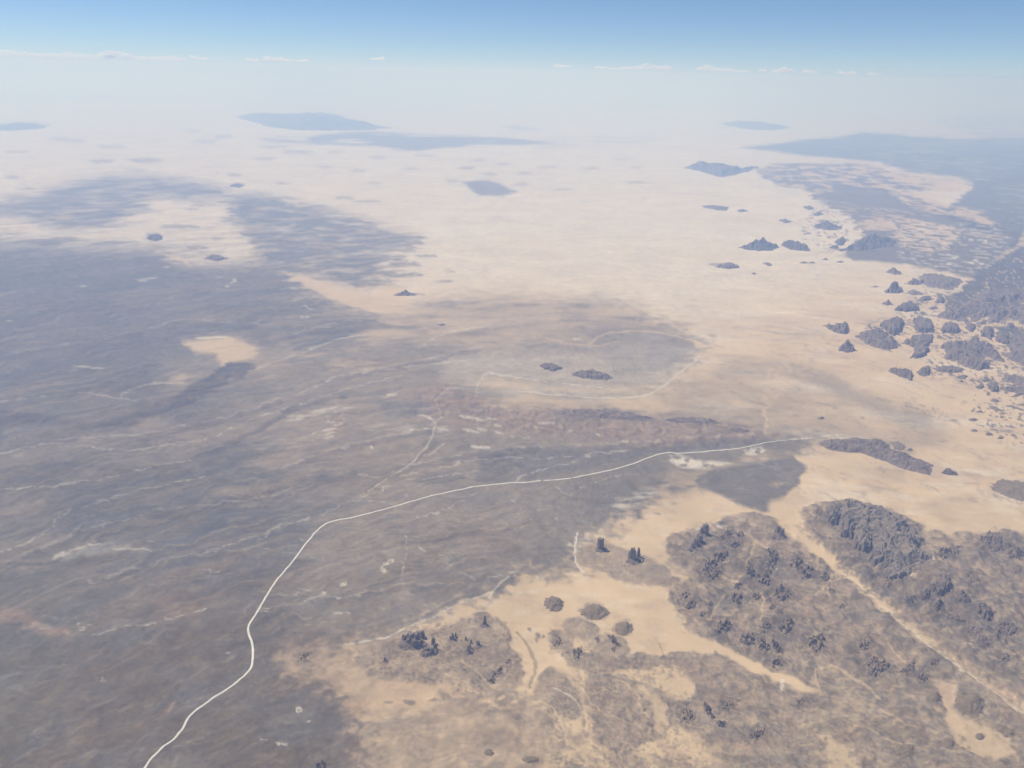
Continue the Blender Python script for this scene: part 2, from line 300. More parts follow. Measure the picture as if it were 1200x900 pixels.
# sand laid into the dark plain
P(SAND, .85, 4, 5, [(214,402),(232,395),(268,393),(285,397),(306,408),(297,418),(275,426),(262,430),(252,415),(225,413)], ('str', 24, -0.9, -0.1, 111))
L(PALE, .8, 1, [(230,397),(245,396),(265,395)], [2,2,1.5])
P(SAND, .55, 5, 6, [(194,440),(215,437),(240,446),(218,452),(202,452)], ('str', 16, -0.5, 0.2, 112))
P(SAND, .22, 16, 12, [(190,420),(300,410),(340,420),(330,440),(240,450),(190,460)], None)
P(SAND, .32, 7, 7, [(148,498),(170,488),(200,490),(190,500),(160,505)], None)
P(SAND, .2, 10, 8, [(200,505),(270,492),(290,500),(220,515)], None)
P(PALE, .25, 5, 6, [(63,656),(75,649),(88,643),(110,638),(130,634),(150,638),(172,645),(150,645),(130,646),(105,650),(85,653)], ('str', 14, -0.6, 0.1, 113), .0)
L(PALE, .45, 3, [(64,655),(75,650),(86,645),(100,640),(118,636)], [3,3.5,3,2,1.4])
L(PALE, .35, 3, [(130,643),(150,643),(166,643),(178,647)], [1.5,2,2,1.2])
P(RUST, .65, 4, 5, [(-60,712),(0,711),(20,712),(40,722),(58,734),(80,737),(83,743),(60,746),(40,741),(20,731),(-60,728)], None)
P(RUST, .5, 3, 4, [(196,820),(206,818),(202,838),(197,842)], None)
P(ROCK, .55, 5, 5, [(137,786),(150,778),(166,776),(160,782),(145,788)], None)
# the dark vegetated valley
P(ROCK, .95, 3, 6, [(-60,478),(0,479),(30,484),(70,489),(110,495),(145,491),(165,480),(200,468),(225,449),(250,437),(268,424),(285,424),(300,431),(286,441),(265,448),(240,466),(210,479),(185,486),(155,499),(110,503),(70,499),(0,502),(-60,505)], ('fbm', 9, -1.0, -0.15, 121))
P(ROCK, .5, 5, 5, [(282,395),(300,386),(320,390),(315,400),(295,404)], None)
P(ROCK, .4, 8, 8, [(330,385),(380,378),(430,372),(450,380),(400,392),(350,400)], ('str', 10, -0.2, 0.2, 122))
L(ROCK, .6, 2, [(110,500),(140,496),(160,488),(185,480)], [4,4,4,6])
L(SLATE, .8, 2, [(345,412),(365,404),(385,398),(410,393)], [2,3,3,2])
L(PALE, .4, 1.5, [(300,432),(345,416),(370,408),(400,396),(430,392)], [2,2,2,2,1.5], ('fbm', 8, -.4, .2, 4))
L(ROCK, .55, 5, [(-40,562),(20,550),(80,543),(150,552),(210,546),(270,520),(310,500),(345,478),(400,465)], [7,7,8,8,8,8,8,6,4])
L(ROCK, .42, 5, [(0,610),(60,590),(140,565),(200,560),(250,540)], [6,6,7,7,5])
for k, (w, wd) in enumerate([([(0,668),(90,630),(180,606),(280,594),(350,580)], 9), ([(300,562),(380,535),(450,515),(520,505)], 7), ([(470,552),(560,532),(650,528),(760,524),(880,515)], 8), ([(60,520),(160,515),(250,498),(330,470)], 7),
                            ([(100,690),(200,660),(300,650),(360,660)], 10), ([(300,700),(400,705),(470,690),(540,690)], 7), ([(0,420),(110,405),(210,380),(300,385)], 7), ([(340,395),(420,378),(500,390)], 6), ([(420,440),(500,425),(560,410)], 6)]):
    L(ROCK, .34, 6, w, wd, ('fbm', 18, -.7, .1, 240 + k))
    L(PALE, .22, 6, [(a + 4, b - wd * .8) for a, b in w], 2.2, ('fbm', 14, -.5, .2, 260 + k))
# broad faint washes running over the plain
WASH = [[(-40,540),(60,520),(150,528),(240,516),(300,490),(360,470),(420,452),(470,440)], [(0,575),(70,570),(130,560),(190,545),(220,540)], [(-40,655),(30,640),(80,600),(160,575),(240,560)],
        [(290,640),(320,622),(350,612),(380,603),(410,585),(460,588)], [(240,648),(275,637),(310,626),(335,612)], [(420,555),(440,560),(480,548),(520,520)], [(470,558),(510,550),(545,541),(575,539),(600,535),(640,538),(660,536),(685,537)],
        [(420,585),(450,572),(480,562),(510,560),(560,552)], [(590,570),(620,555),(660,545),(700,530),(740,528)], [(650,570),(668,580),(682,572),(700,562),(730,556),(745,555)], [(480,610),(520,598),(548,585),(560,578)],
        [(560,420),(480,430),(400,440),(330,470)], [(580,380),(520,390),(470,420)], [(477,620),(476,650),(470,680)], [(515,650),(540,672),(560,680),(620,668)], [(0,470),(90,460),(160,470)], [(330,515),(360,512),(375,505)],
        [(130,470),(160,455),(180,450),(215,447)], [(300,716),(360,700),(400,690)], [(110,745),(150,735),(180,730),(240,715)]]
for k, w in enumerate(WASH):
    L(PALE, .38, 4, w, [1.3 + .6 * ((k * 7) % 3) / 2] * len(w), ('fbm', 14, -.55, .15, 200 + k))
L(BROWN, .5, 2, [(430,575),(470,550),(500,530),(512,518)], 5)
L(PALE, .5, 1, [(432,575),(455,560),(480,545),(500,524),(508,508),(510,496),(502,488)], [1.6,1.6,1.8,2,2,1.6,1.4])
L(PALE, .4, 1, [(505,497),(518,490),(510,470),(525,455),(545,456)], [1.4,1.2,1.2,1.2,1.2])
# edge washes of the central sand
L(PALE, .5, 2, [(400,757),(450,748),(490,730),(510,722),(535,708),(560,700),(585,692),(600,676)], [3,3,3,3,3,2.5,2,2], ('fbm', 10, -.4, .1, 7))
L(GRAVEL, .7, 2, [(500,722),(530,704),(560,696),(590,688),(598,676),(612,668)], [4,4,5,4,4,3])
L(PALE, .6, 1, [(574,700),(578,692),(588,682),(596,676)], [2.5,2,2,2])
P(GRAVEL, .75, 2, 3, [(578,702),(582,690),(595,678),(604,672),(600,682),(588,694),(584,703)], None)
P(GRAVEL, .45, 4, 4, [(630,672),(650,668),(680,665),(672,676),(640,684)], ('str', 10, -.4, .2, 8))
# ---- gravel aprons on the sand ----
TX = ('fbm', 22, -1.0, -0.2, 131)
P(GRAVEL, .95, 3, 4, [(817,560),(835,550),(870,545),(900,541),(930,535),(944,547),(940,560),(930,573),(915,585),(908,600),(890,600),(870,594),(850,583),(830,575),(819,568)], ('fbm', 40, -1.0, -0.3, 132))
P(APRON, .95, 2.5, 4, [(675,650),(682,643),(697,637),(717,637),(740,645),(765,654),(785,667),(796,681),(782,688),(752,685),(722,681),(706,669),(690,668),(678,660)], TX, .12)
P(APRON, .97, 2.5, 4, [(778,640),(785,628),(800,622),(820,620),(838,616),(848,606),(870,602),(890,603),(905,607),(925,620),(945,640),(968,662),(990,678),(1030,712),(1058,737),(1100,765),(1150,802),(1200,840),(1400,960),(1400,1100),(990,1100),(985,900),(980,840),(962,812),(940,800),(915,790),(893,782),(870,768),(845,757),(830,750),(808,742),(800,722),(788,708),(783,694),(790,684),(808,682),(808,676),(793,672),(783,662)], TX, .5)
P(APRON, .97, 3, 5, [(936,600),(955,590),(985,587),(1010,589),(1040,597),(1065,609),(1085,620),(1110,625),(1140,624),(1165,626),(1180,622),(1200,626),(1500,640),(1500,1000),(1250,860),(1200,826),(1150,790),(1100,756),(1062,727),(1046,712),(1012,682),(984,660),(952,632)], TX, .75)
P(APRON, .93, 4, 6, [(412,780),(420,762),(440,755),(490,741),(520,734),(548,724),(566,717),(586,725),(597,742),(598,760),(612,775),(617,790),(610,804),(600,815),(570,815),(545,805),(520,800),(490,802),(460,797),(430,795)], ('fbm', 30, -1.0, -0.1, 133), .3)
P(APRON, .5, 5, 5, [(410,785),(440,775),(470,790),(450,800),(425,798)], ('fbm', 14, -.3, .2, 134))
P(APRON, .6, 6, 6, [(338,768),(352,762),(372,762),(385,772),(378,782),(352,785)], None)
P(APRON, .9, 3, 4, [(500,820),(515,812),(540,805),(560,810),(600,810),(630,815),(640,840),(625,850),(600,842),(560,835),(530,825)], ('fbm', 11, -.4, .1, 135), .25)
for (cx, cy, rx, ry, ro) in [(697,717,17,10,5),(680,737,22,13,10),(731,736,11,9,0),(656,752,16,13,35),(672,770,14,12,30),(712,760,24,18,0),(695,776,22,12,0),(722,778,18,9,0),(752,775,22,10,0),(788,772,18,8,0),(628,750,2,2,0)]:
    E(APRON, .92, 2.5, 3, cx, cy, rx, ry, ro, ('fbm', 18, -1.1, -.3, int(cx)), .3)
P(APRON, .95, 2.5, 3, [(625,810),(632,790),(645,781),(660,783),(672,796),(682,812),(686,830),(680,845),(668,846),(650,832),(632,820)], TX, .2)
P(APRON, .92, 3, 4, [(686,788),(715,784),(745,798),(765,800),(790,818),(795,840),(780,862),(755,872),(738,882),(718,884),(700,872),(692,842),(684,812)], TX, .25)
P(APRON, .95, 3, 4, [(785,775),(800,765),(830,764),(838,759),(850,764),(880,785),(915,799),(950,812),(990,835),(1010,870),(1000,1000),(860,1000),(830,880),(800,856),(782,846),(780,822),(810,816),(813,802),(795,790)], TX, .35)
P(APRON, .75, 6, 6, [(600,812),(640,820),(660,848),(700,880),(730,890),(860,880),(860,1000),(640,1000),(650,880),(630,850),(605,835)], ('fbm', 26, -.5, .1, 136), .2)
P(APRON, .8, 8, 6, [(940,805),(1000,800),(1080,790),(1180,830),(1400,900),(1400,1100),(940,1100)], ('fbm', 40, -1, -.2, 137), .3)
P(APRON, .58, 10, 8, [(440,850),(500,830),(560,826),(640,838),(650,870),(640,1000),(420,1000),(430,880)], ('fbm', 20, -.6, .4, 138))
for (cx, cy, rx, ry, ro) in [(478,846,17,9,-5),(486,868,20,12,20),(440,882,12,10,0),(500,885,10,10,0),(610,842,10,7,0),(735,890,22,8,0)]:
    E(APRON, .75, 4, 4, cx, cy, rx, ry, ro)
P(BROWN, .3, 8, 8, [(560,850),(600,855),(610,875),(570,870)], None)
# tonal variety of the aprons
P(SLATE, .2, 12, 12, [(960,640),(1060,620),(1200,640),(1400,700),(1400,900),(1180,800),(1080,730),(1000,680)], ('fbm', 20, -.3, .3, 139))
P(OLIVE, .3, 20, 10, [(1000,740),(1200,780),(1400,900),(1400,1100),(850,1100),(860,860)], ('fbm', 30, -.5, .3, 140))
P(BROWN, .25, 10, 10, [(830,640),(940,650),(980,700),(960,760),(880,770),(820,720),(800,680)], ('fbm', 24, -.3, .3, 141))
P(BROWN, .25, 10, 10, [(940,660),(1040,720),(1120,790),(1100,830),(1000,790)], ('fbm', 24, -.3, .3, 142))
UP = [(778,640),(800,622),(855,604),(925,618),(985,588),(1040,597),(1110,625),(1200,624),(1500,640),(1500,1000),(700,1000),(640,880),(640,800),(720,770),(800,765),(880,785),(960,812),(870,768),(800,740),(788,708)]
P(ROCK, .42, 6, 5, UP, ('speck', 5, 0.02, 0.30, 160))
P(SLATE, .28, 6, 5, UP, ('fbm', 12, 0.0, 0.35, 161))
P(SAND, .26, 6, 5, UP, ('vein', 34, 0.0, 0.05, 162))
P(RUST, .35, 6, 5, UP, ('fbm', 34, 0.05, 0.4, 163))
P(ROCK, .35, 8, 6, [(940,600),(1010,590),(1080,618),(1200,640),(1500,700),(1500,900),(1180,800),(1080,720),(1000,670)], ('diag', 7, 0.0, 0.3, 164))
P(SAND, .30, 8, 6, [(940,800),(1060,760),(1200,840),(1400,960),(1400,1100),(900,1100)], ('diag', 8, 0.05, 0.3, 165))
P(ROCK, .5, 5, 5, [(412,780),(490,741),(566,717),(597,742),(617,790),(570,815),(490,802)], ('speck', 5, 0.12, 0.34, 166))
# sand that shows through again
L(PALE, .6, 1.5, [(925,516),(945,514),(965,512),(985,509)], [2.5,2,1.4,.8], ('fbm', 8, -.6, 0, 3))
L(SAND, .95, 2, [(910,596),(918,612),(934,628),(958,646),(985,668),(1004,682),(1022,698),(1044,718)], [24,18,13,11,9,6,4,3])
L(PALE, .42, 2.5, [(985,670),(1004,683),(1022,699),(1044,719),(1062,735),(1080,748),(1102,766),(1130,786),(1160,808),(1200,838),(1260,885)], [1.5,2,2,2.2,2.6,2.4,2.8,2.4,2.2,2.2,2.4])
P(SAND, .9, 2, 3, [(775,752),(800,742),(812,744),(835,751),(862,764),(882,777),(905,787),(930,793),(950,806),(962,812),(950,812),(925,802),(898,792),(876,786),(856,772),(838,763),(836,768),(820,764),(800,760),(790,764)], ('fbm', 20, -1, -.3, 143))
P(SAND, .72, 2.5, 4, [(788,795),(800,788),(812,798),(814,815),(800,818),(783,815)], ('fbm', 8, -.8, -.1, 144))
P(SAND, .66, 2.5, 4, [(742,806),(756,800),(762,815),(775,818),(782,830),(784,850),(776,862),(768,855),(766,830),(755,818)], ('fbm', 10, -.8, -.1, 145))
P(SAND, .7, 2, 3, [(712,790),(726,786),(745,790),(742,793),(724,792)], None)
P(SAND, .85, 2.5, 3, [(670,848),(680,840),(684,850),(676,858),(672,862)], None)
P(SAND, .6, 3, 3, [(660,862),(680,872),(692,872),(690,890),(695,900),(685,900),(680,884),(664,874)], None)
P(SAND, .55, 3, 3, [(640,780),(655,778),(668,788),(680,806),(690,826),(700,836),(690,834),(676,812),(662,790)], None)
P(SAND, .5, 3, 3, [(672,755),(680,752),(690,758),(700,762),(685,766)], None)
L(PALE, .5, 1.5, [(648,806),(665,814),(675,822),(681,830)], [2,2.5,2,1.5])
L(SAND, .5, 2, [(632,822),(646,828),(655,840),(664,858)], [2,3,3,3])
L(SAND, .45, 2, [(682,806),(695,824),(705,834),(725,842),(740,850)], [3,3,2.5,2,2])
for k, w in enumerate([[(720,796),(730,800),(740,808),(750,820)], [(748,824),(755,832),(760,846)], [(755,862),(752,875),(748,890)], [(735,870),(722,884),(708,895)], [(800,850),(810,870),(812,900)], [(640,836),(660,850),(664,870)], [(615,806),(625,822),(640,830)],[(520,790),(545,800),(560,815)],[(530,768),(560,790),(575,806)]]):
    L(SAND, .5, 2, w, [2.5] * len(w), ('fbm', 8, -.5, .1, 150 + k))
P(SAND, .75, 3, 4, [(1094,797),(1106,798),(1118,806),(1120,818),(1113,830),(1125,842),(1150,850),(1180,864),(1190,884),(1165,892),(1140,885),(1120,868),(1108,842),(1104,818)], ('fbm', 20, -.9, -.1, 146))
P(RUST, .4, 5, 4, [(1094,797),(1108,798),(1120,812),(1110,826),(1102,812)], None)
P(SAND, .7, 3, 4, [(958,860),(968,856),(976,866),(990,874),(1004,886),(1012,905),(968,905),(970,885)], ('fbm', 10, -.6, 0, 147))
P(SAND, .35, 8, 6, [(975,822),(1020,815),(1030,835),(1000,845),(975,838)], ('str', 12, -.3, .2, 148))
P(SAND, .5, 4, 4, [(876,840),(884,836),(888,846),(880,852)], None)
P(PALE, .6, 1.5, 2, [(914,796),(919,796),(919,808),(915,810)], None)
P(SAND, .5, 5, 5, [(820,880),(840,870),(850,890),(846,905),(815,905)], ('fbm', 14, -.5, .2, 149))
P(SAND, .5, 6, 5, [(795,862),(820,858),(830,880),(815,900),(800,890)], ('fbm', 14, -.5, .2, 151))
P(SAND, .55, 4, 4, [(1185,660),(1200,655),(1260,660),(1260,680),(1200,672)], None)
P(SAND, .45, 8, 6, [(1085,622),(1120,620),(1135,640),(1110,655),(1085,640)], ('fbm', 16, -.5, .2, 152))
P(SAND, .5, 5, 5, [(780,655),(800,664),(812,676),(800,682),(788,670)], None)
for k, w in enumerate([[(868,626),(884,634),(900,642),(905,648)], [(885,634),(880,650),(872,668),(858,690)], [(838,672),(856,680),(878,692)], [(855,690),(845,704),(836,716),(830,730)], [(950,640),(957,655),(958,670)], [(975,672),(970,690),(972,700)], [(955,700),(965,690),(985,676)],
                       [(960,810),(955,795),(958,785),(975,780)], [(975,780),(1000,795),(1020,808),(1030,818)], [(893,694),(894,715),(890,730)], [(1085,640),(1098,650),(1108,664)], [(1040,638),(1052,644),(1062,652),(1070,652)], [(1090,645),(1095,658)], [(1032,648),(1042,660)], [(1064,672),(1072,676)], [(988,845),(1020,858),(1045,870),(1070,874)], [(1020,825),(1045,840),(1060,850)], [(1040,755),(1060,775)], [(1080,848),(1100,858)]]):
    L(SAND, .6, 2, w, [2 + .6 * (k % 3)] * len(w), ('fbm', 8, -.6, 0, 170 + k))
for cx, cy, rx, ry in [(908,667,3,4),(1017,619,2.5,1.6),(1093,655,1.5,2),(1067,675,2.5,1.2),(842,617,4,1.4),(818,621,3,1),(995,617,2,2)]:
    E(PALE, .85, 1, 1, cx, cy, rx, ry)
# small dark marks on the sand
for (cx, cy, rx, ry, ro) in [(620,738,3,2,20),(630,745,4,3,40),(637,746,2,2,0),(1010,490,2.5,1.2,0),(962,490,3,1.4,0),(840,310,12,1.5,0),(395,760,8,2.5,0),(480,823,7,3,10),(455,822,5,1.5,0),(1117,493,5,1.6,0),(1180,505,8,1.4,0)]:
    E(GRAVEL, .7, 1.2, 1.5, cx, cy, rx, ry, ro)
L(BROWN, .45, 2, [(607,742),(620,760),(628,775),(626,790),(620,805)], [3,4,5,4,3])
L(BROWN, .3, 2, [(645,735),(655,748),(660,755)], [2,2,2])
L(GRAVEL, .5, 1.5, [(768,748),(775,760),(777,772)], [1,1.5,2])
for k in range(26):
    t = k / 26.0
    E(ROCK, .5, .7, 1, 1163 + 40 * t + RNG.normal() * 2, 580 + 12 * t + RNG.normal() * 1.6, 1.2, .6, 10)

# rocky outcrops and crags of the near uplands: x, y, half widths, height, what it looks like
KN = [(861, 640, 5, 4, 6, "dark knob below the long straight pale streak on the broad apron"),
      (852, 628, 6, 4, 4, "low reddish knob just right of the leaning tower pair"),
      (866, 629, 3, 4, 5, "small upright fin at the head of the straight pale streak"),
      (842, 655, 13, 6, 8, "wide comb of dark fins below the leaning tower pair"),
      (829, 668, 5, 5, 6, "pointed dark knob left of the comb's lower end"),
      (838, 673, 7, 4, 6, "row of small knobs under the comb of fins"),
      (907, 654, 5, 7, 9, "tall ragged knob above the round pale pan"),
      (902, 661, 5, 5, 5, "squat knob touching the round pale pan"),
      (879, 670, 4, 7, 8, "upright knob left of the slanting rock rib"),
      (893, 678, 7, 9, 9, "long slanting rock rib below the round pale pan"),
      (899, 671, 4, 4, 5, "small block at the upper end of the slanting rib"),
      (932, 660, 6, 6, 7, "pale-edged knob above the big purple block"),
      (944, 670, 6, 7, 9, "big purple-grey block near the sandy valley track"),
      (863, 701, 6, 5, 6, "flat dark knob below the middle of the broad apron"),
      (864, 688, 4, 3, 5, "dark stub at the end of the lower pale streak"),
      (917, 696, 9, 8, 7, "broad broken knob in the middle of the apron"),
      (886, 700, 4, 4, 5, "small twin knob left of the broad broken knob"),
      (803, 699, 4, 4, 4, "low ring-shaped knob near the sand on the apron's edge"),
      (809, 709, 7, 4, 5, "slanting low crest just above the sand bay"),
      (832, 707, 3, 2.5, 4, "tiny dark knob right of the slanting low crest"),
      (823, 722, 3, 2.5, 4, "tiny dark knob close over the sand bay"),
      (848, 734, 7, 7, 9, "dark pyramid knob above the lower sand tongue"),
      (897, 735, 7, 5, 5, "brownish knob left of the fluted crag"),
      (921, 734, 8, 8, 9, "fluted dark crag in the lower apron"),
      (874, 750, 7, 7, 7, "split dark knob just above the sand tongue"),
      (895, 759, 4, 6, 7, "square dark stub right of the split knob"),
      (911, 760, 3, 8, 8, "thin dark upright wall above the end of the sand tongue"),
      (910, 776, 4, 4, 6, "dark cube-like stub below the thin upright wall"),
      (956, 753, 8, 8, 7, "many-ribbed dark knob right of the thin wall"),
      (905, 712, 3, 3, 3, "small brown knob under the broad broken knob"),
      (912, 718, 3, 4, 4, "small upright knob under the broad broken knob's foot"),
      (900, 705, 2.5, 2, 3, "very small knob between the twin knob and the broad one"),
      (975, 692, 3, 3, 3, "small knob left of the track below its bend"),
      (986, 712, 3, 2.5, 3, "small dark knob left of the track lower down"),
      (966, 676, 5, 4, 4, "low knob beside the fork of the sandy valley"),
      (830, 832, 2.5, 9, 6, "long narrow dark crest on the lower plateau"),
      (805, 835, 5, 8, 4, "faint blue-grey crest left of the narrow crest"),
      (846, 849, 3.5, 6, 6, "upright dark block on the lower plateau"),
      (887, 862, 7, 4, 4, "speckled low knob near the bottom of the lower plateau"),
      (853, 828, 6, 4, 3, "small rough knob above the upright dark block"),
      (938, 822, 5, 3, 3, "flat small knob under the end of the sand tongue"),
      (1022, 776, 6, 5, 4, "rough knob at the upper end of the broken black rib"),
      (1032, 784, 8, 6, 5, "broken black rib below the track"),
      (1012, 757, 6, 6, 4, "low rough knob above the broken black rib"),
      (1065, 783, 7, 5, 4, "slanting knob close under the sandy track"),
      (1081, 794, 5, 6, 6, "dark bump above the orange sand patch"),
      (1094, 777, 6, 3, 3, "pair of little bumps beside the track"),
      (700, 750, 2, 3, 2, "tiny rock between the grey mounds"),
      (654, 753, 4, 4, 3, "rough crest on the leftmost of the merged mounds"),
      (676, 766, 5, 5, 4, "crumbling crest on the merged mounds' lower side"),
      (720, 752, 3, 8, 5, "narrow upright crest on the largest merged mound"),
      (719, 762, 2.5, 3, 3, "tiny dark block below the narrow upright crest"),
      (583, 788, 7, 3, 4, "slanting dark crest at the lower right of the left apron"),
      (576, 798, 3, 4, 4, "tiny upright rock under the slanting dark crest"),
      (596, 775, 3, 1.6, 2, "tiny flat rock near the right edge of the left apron"),
      (452, 775, 3, 2.5, 3, "little brown rock at the left end of the apron"),
      (357, 770, 4, 3, 3, "dark little rock inside the orange sand crescent"),
      (376, 897, 6, 5, 7, "dark rock cut by the bottom edge of the view"),
      (1107, 648, 5, 6, 8, "dark block behind the big craggy ridge"),
      (1119, 645, 4, 3, 3, "small block right of the dark block behind the ridge")]
CR = [((1103, 690), 12, 12, 13, "dark blue crag like a tent, third from the big ridge"), ((1083, 697), 8, 7, 7, "low crag between the big ridge and the tent-like crag"),
      ((1097, 712), 5, 10, 7, "long hanging rib below the tent-like crag"), ((1128, 702), 10, 8, 9, "rounded dark crag next to the tent-like crag"), ((1153, 718), 11, 9, 10, "steep dark crag beyond the rounded one, near the frame's side"),
      ((1120, 725), 12, 7, 6, "broken low crag beside a thin pale gully"), ((1163, 636), 14, 9, 9, "dark hill on the far edge of the grey upland, facing the sand"), ((1188, 650), 10, 7, 6, "lower dark hill beside the sandy notch"),
      ((1178, 738), 14, 8, 7, "black craggy bank above the end of the track"), ((1190, 670), 7, 5, 4, "small dark hill below the sandy notch"), ((1035, 684), 12, 7, 3, "bare dark flank at the foot of the ridge's lower cliffs"),  # the low dark flank is the cliffs' shadow, built as a crag
      ((1062, 702), 9, 6, 5, "reddish crag at the lower end of the big ridge"), ((1140, 680), 7, 6, 5, "faint crag behind the tent-like crag"), ((1175, 770), 12, 7, 5, "low rough bank right of the track's end"), ((1150, 752), 9, 6, 5, "low rough bank above the track's lower run"), ((1142, 740), 8, 5, 4, "little crag between the broken crag and the black bank")]
RUBBLE = [k[:4] for k in KN if k[2] > 3.5] + [(c[0][0], c[0][1], c[1] * .8, c[2] * .8) for c in CR] + [(1030, 640, 22, 18), (1050, 660, 14, 10)]
# ------------------------------------------------------------------ evaluating the cover and the relief at any place on the plain
NCLS = 9
def lp_of(x, y):
    return np.arctan2(x, y) * 900.0, np.log(np.maximum(np.hypot(x, y), 50.0)) * 900.0

def tex_val(t, a, b):
    kind, sc, lo, hi, seed = t
    if kind == 'str':
        c, s = math.cos(-0.22), math.sin(-0.22)
        p, q = c * a - s * b, s * a + c * b
        n = fbm(p / (sc * 2.6), q / sc, 5, int(seed))
    elif kind == 'diag':
        c, s = math.cos(0.75), math.sin(0.75)
        p, q = c * a - s * b, s * a + c * b
        n = fbm(p / sc + .5 * fbm(a / 20, b / 20, 2, 8), q / (sc * 2.4), 5, int(seed))
    elif kind == 'speck':
        n = fbm(a / sc, b / sc, 4, int(seed)) + .55 * fbm(a / (sc * 6), b / (sc * 6), 3, int(seed) + 50)
    elif kind == 'wisp':
        w = fbm(a / 50, b / 50, 3, 72) * 30
        n = .045 - np.abs(fbm((a + w) / (sc * 4), (b - w + a * .2) / sc, 3, int(seed)))
    elif kind == 'vein':
        w = fbm(a / 30, b / 30, 3, 71) * 14
        n = .05 - np.abs(fbm((a + w) / sc, (b - w) / sc, 3, int(seed)))
    else:
        n = fbm(a / sc, b / sc, 5, int(seed))
    return sstep(lo * 0.8, hi * 0.8, n)

def cover(x, y):
    u, v = proj(x, y)
    a, b = lp_of(x, y)
    n = x.size
    W = np.zeros((n, NCLS)); W[:, SAND] = 1
    hum = np.zeros(n)
    w1 = fbm(a / 16, b / 16, 4, 301) * 2.0
    w2 = fbm(a / 16, b / 16, 4, 302) * 2.0
    f = np.clip(H / np.hypot(x, y), 0.12, 1.0)
    # away from the view: loose patches of gravel so that the plain goes on
    far = (u < -250) | (u > 1350) | (v > 960) | (v < 0)
    if far.any():
        g = sstep(0.0, 0.15, fbm(x[far] / 9000, y[far] / 9000, 5, 77))[:, None]
        W[far] = W[far] * (1 - g * .85); W[far, GRAVEL] += g[:, 0] * .85
    for (kind, cls, op, soft, warp, pts, tex, ext) in OPS:
        P_ = np.asarray(pts, float)
        pad = soft * 1.5 + warp * 1.5 + 4 + (max(ext) if kind == 'L' else 0)
        idx = np.nonzero((u > P_[:, 0].min() - pad) & (u < P_[:, 0].max() + pad) & (v > P_[:, 1].min() - pad) & (v < P_[:, 1].max() + pad))[0]
        if idx.size == 0: continue
        uu = u[idx] + w1[idx] * warp; vv = v[idx] + w2[idx] * warp * f[idx]
        if kind == 'P':
            m = sstep(-soft, soft, sdf_poly(uu, vv, P_))
        else:
            m = line_mask(uu, vv, P_, ext)
        if tex is not None:
            on = m > 0
            k = np.zeros(idx.size)
            if on.any(): k[on] = tex_val(tex, a[idx][on], b[idx][on])
            mm = m * k
        else:
            mm = m
        o = (mm * op)[:, None]
        W[idx] *= 1 - o
        W[idx, cls] += o[:, 0]
        if kind == 'P':
            if cls == SAND or cls == PALE:
                hum[idx] *= 1 - o[:, 0]
            elif ext:
                hum[idx] = np.maximum(hum[idx] * (1 - m * .5), ext * m)
    # drainage lines and streaks on the stony plain
    dark = np.clip(1 - W[:, SAND] - W[:, PALE], 0, 1)
    bands = np.zeros(n)
    on = np.nonzero((dark > 0.3) & (v < 960) & (u > -250) & (u < 1350) & (v > 280))[0]
    if on.size:
        aa, bb = a[on], b[on]
        q1 = fbm(aa / 60, bb / 60, 3, 401) * 26; q2 = fbm(aa / 60, bb / 60, 3, 402) * 26
        aa = aa + q1; bb = bb + q2
        c, s = math.cos(-0.3), math.sin(-0.3)
        p, q = c * aa - s * bb, s * aa + c * bb
        left = sstep(760, 560, u[on])
        st = 1.0 + 2.2 * left
        patch = sstep(-0.1, 0.35, fbm(aa / 70, bb / 70, 4, 405))
        ln = np.abs(fbm(p / (46 * st), q / 30, 3, 403))
        vein = sstep(0.030, 0.004, ln) * patch
        ln2 = np.abs(fbm(p / (22 * st), q / 15, 3, 404))
        vein2 = sstep(0.04, 0.0, ln2) * sstep(0, .4, fbm(aa / 50, bb / 50, 4, 406)) 
        o = np.clip(vein * .14 + vein2 * .05, 0, .5) * dark[on]
        W[on] *= (1 - o)[:, None]; W[on, PALE] += o
        tone = fbm(p / (75 * st), q / 26, 5, 407)
        o = sstep(-0.05, 0.4, tone) * .3 * dark[on]
        W[on] *= (1 - o)[:, None]; W[on, BROWN] += o
        o = sstep(-0.05, -0.4, tone) * .34 * dark[on]
        W[on] *= (1 - o)[:, None]; W[on, SLATE] += o
        bd = fbm(p / (95 * st), q / 9.5, 4, 412)
        bd = bd * (1 - .6 * sstep(670, 760, v[on]))
        bands[on] = bd * left
        o = sstep(0.03, 0.32, bd) * .22 * dark[on] * (.35 + .65 * left)
        W[on] *= (1 - o)[:, None]; W[on, APRON] += o
        o = sstep(-0.03, -0.32, bd) * .24 * dark[on] * (.35 + .65 * left)
        W[on] *= (1 - o)[:, None]; W[on, SLATE] += o * .6; W[on, ROCK] += o * .4
        o = sstep(0.12, 0.45, fbm(p / (16 * st), q / 9, 5, 409)) * .09 * dark[on]
        W[on] *= (1 - o)[:, None]; W[on, PALE] += o * .5; W[on, SAND] += o * .5
    r = np.hypot(x, y)
    z = fbm(x / 5200, y / 5200, 4, 501) * 45 * dark + (ridged(x / 1100, y / 1100, 5, 531) - .5) * 70 * dark * sstep(640, 760, v) * (v < 2000) + fbm(x / 1500, y / 1500, 4, 503) * 34 * dark
    z += bands * dark * np.minimum(r, 40000) * .0016
    z += fbm(x / 900, y / 900, 3, 505) * 4
    hh = ridged(x / 620 + .35 * perlin(x / 500, y / 500, 9), y / 620 + .35 * perlin(x / 500, y / 500, 10), 5, 507)
    z += hum * (hh - .35) * 175 * np.clip(r / 14000, .6, 3)
    # bare rock on the crests of the broken ground
    o = np.clip(hum * 1.0, 0, .45) * sstep(.58, .85, hh + .12 * fbm(a / 8, b / 8, 3, 511)) * dark
    W *= (1 - o)[:, None]; W[:, ROCK] += o
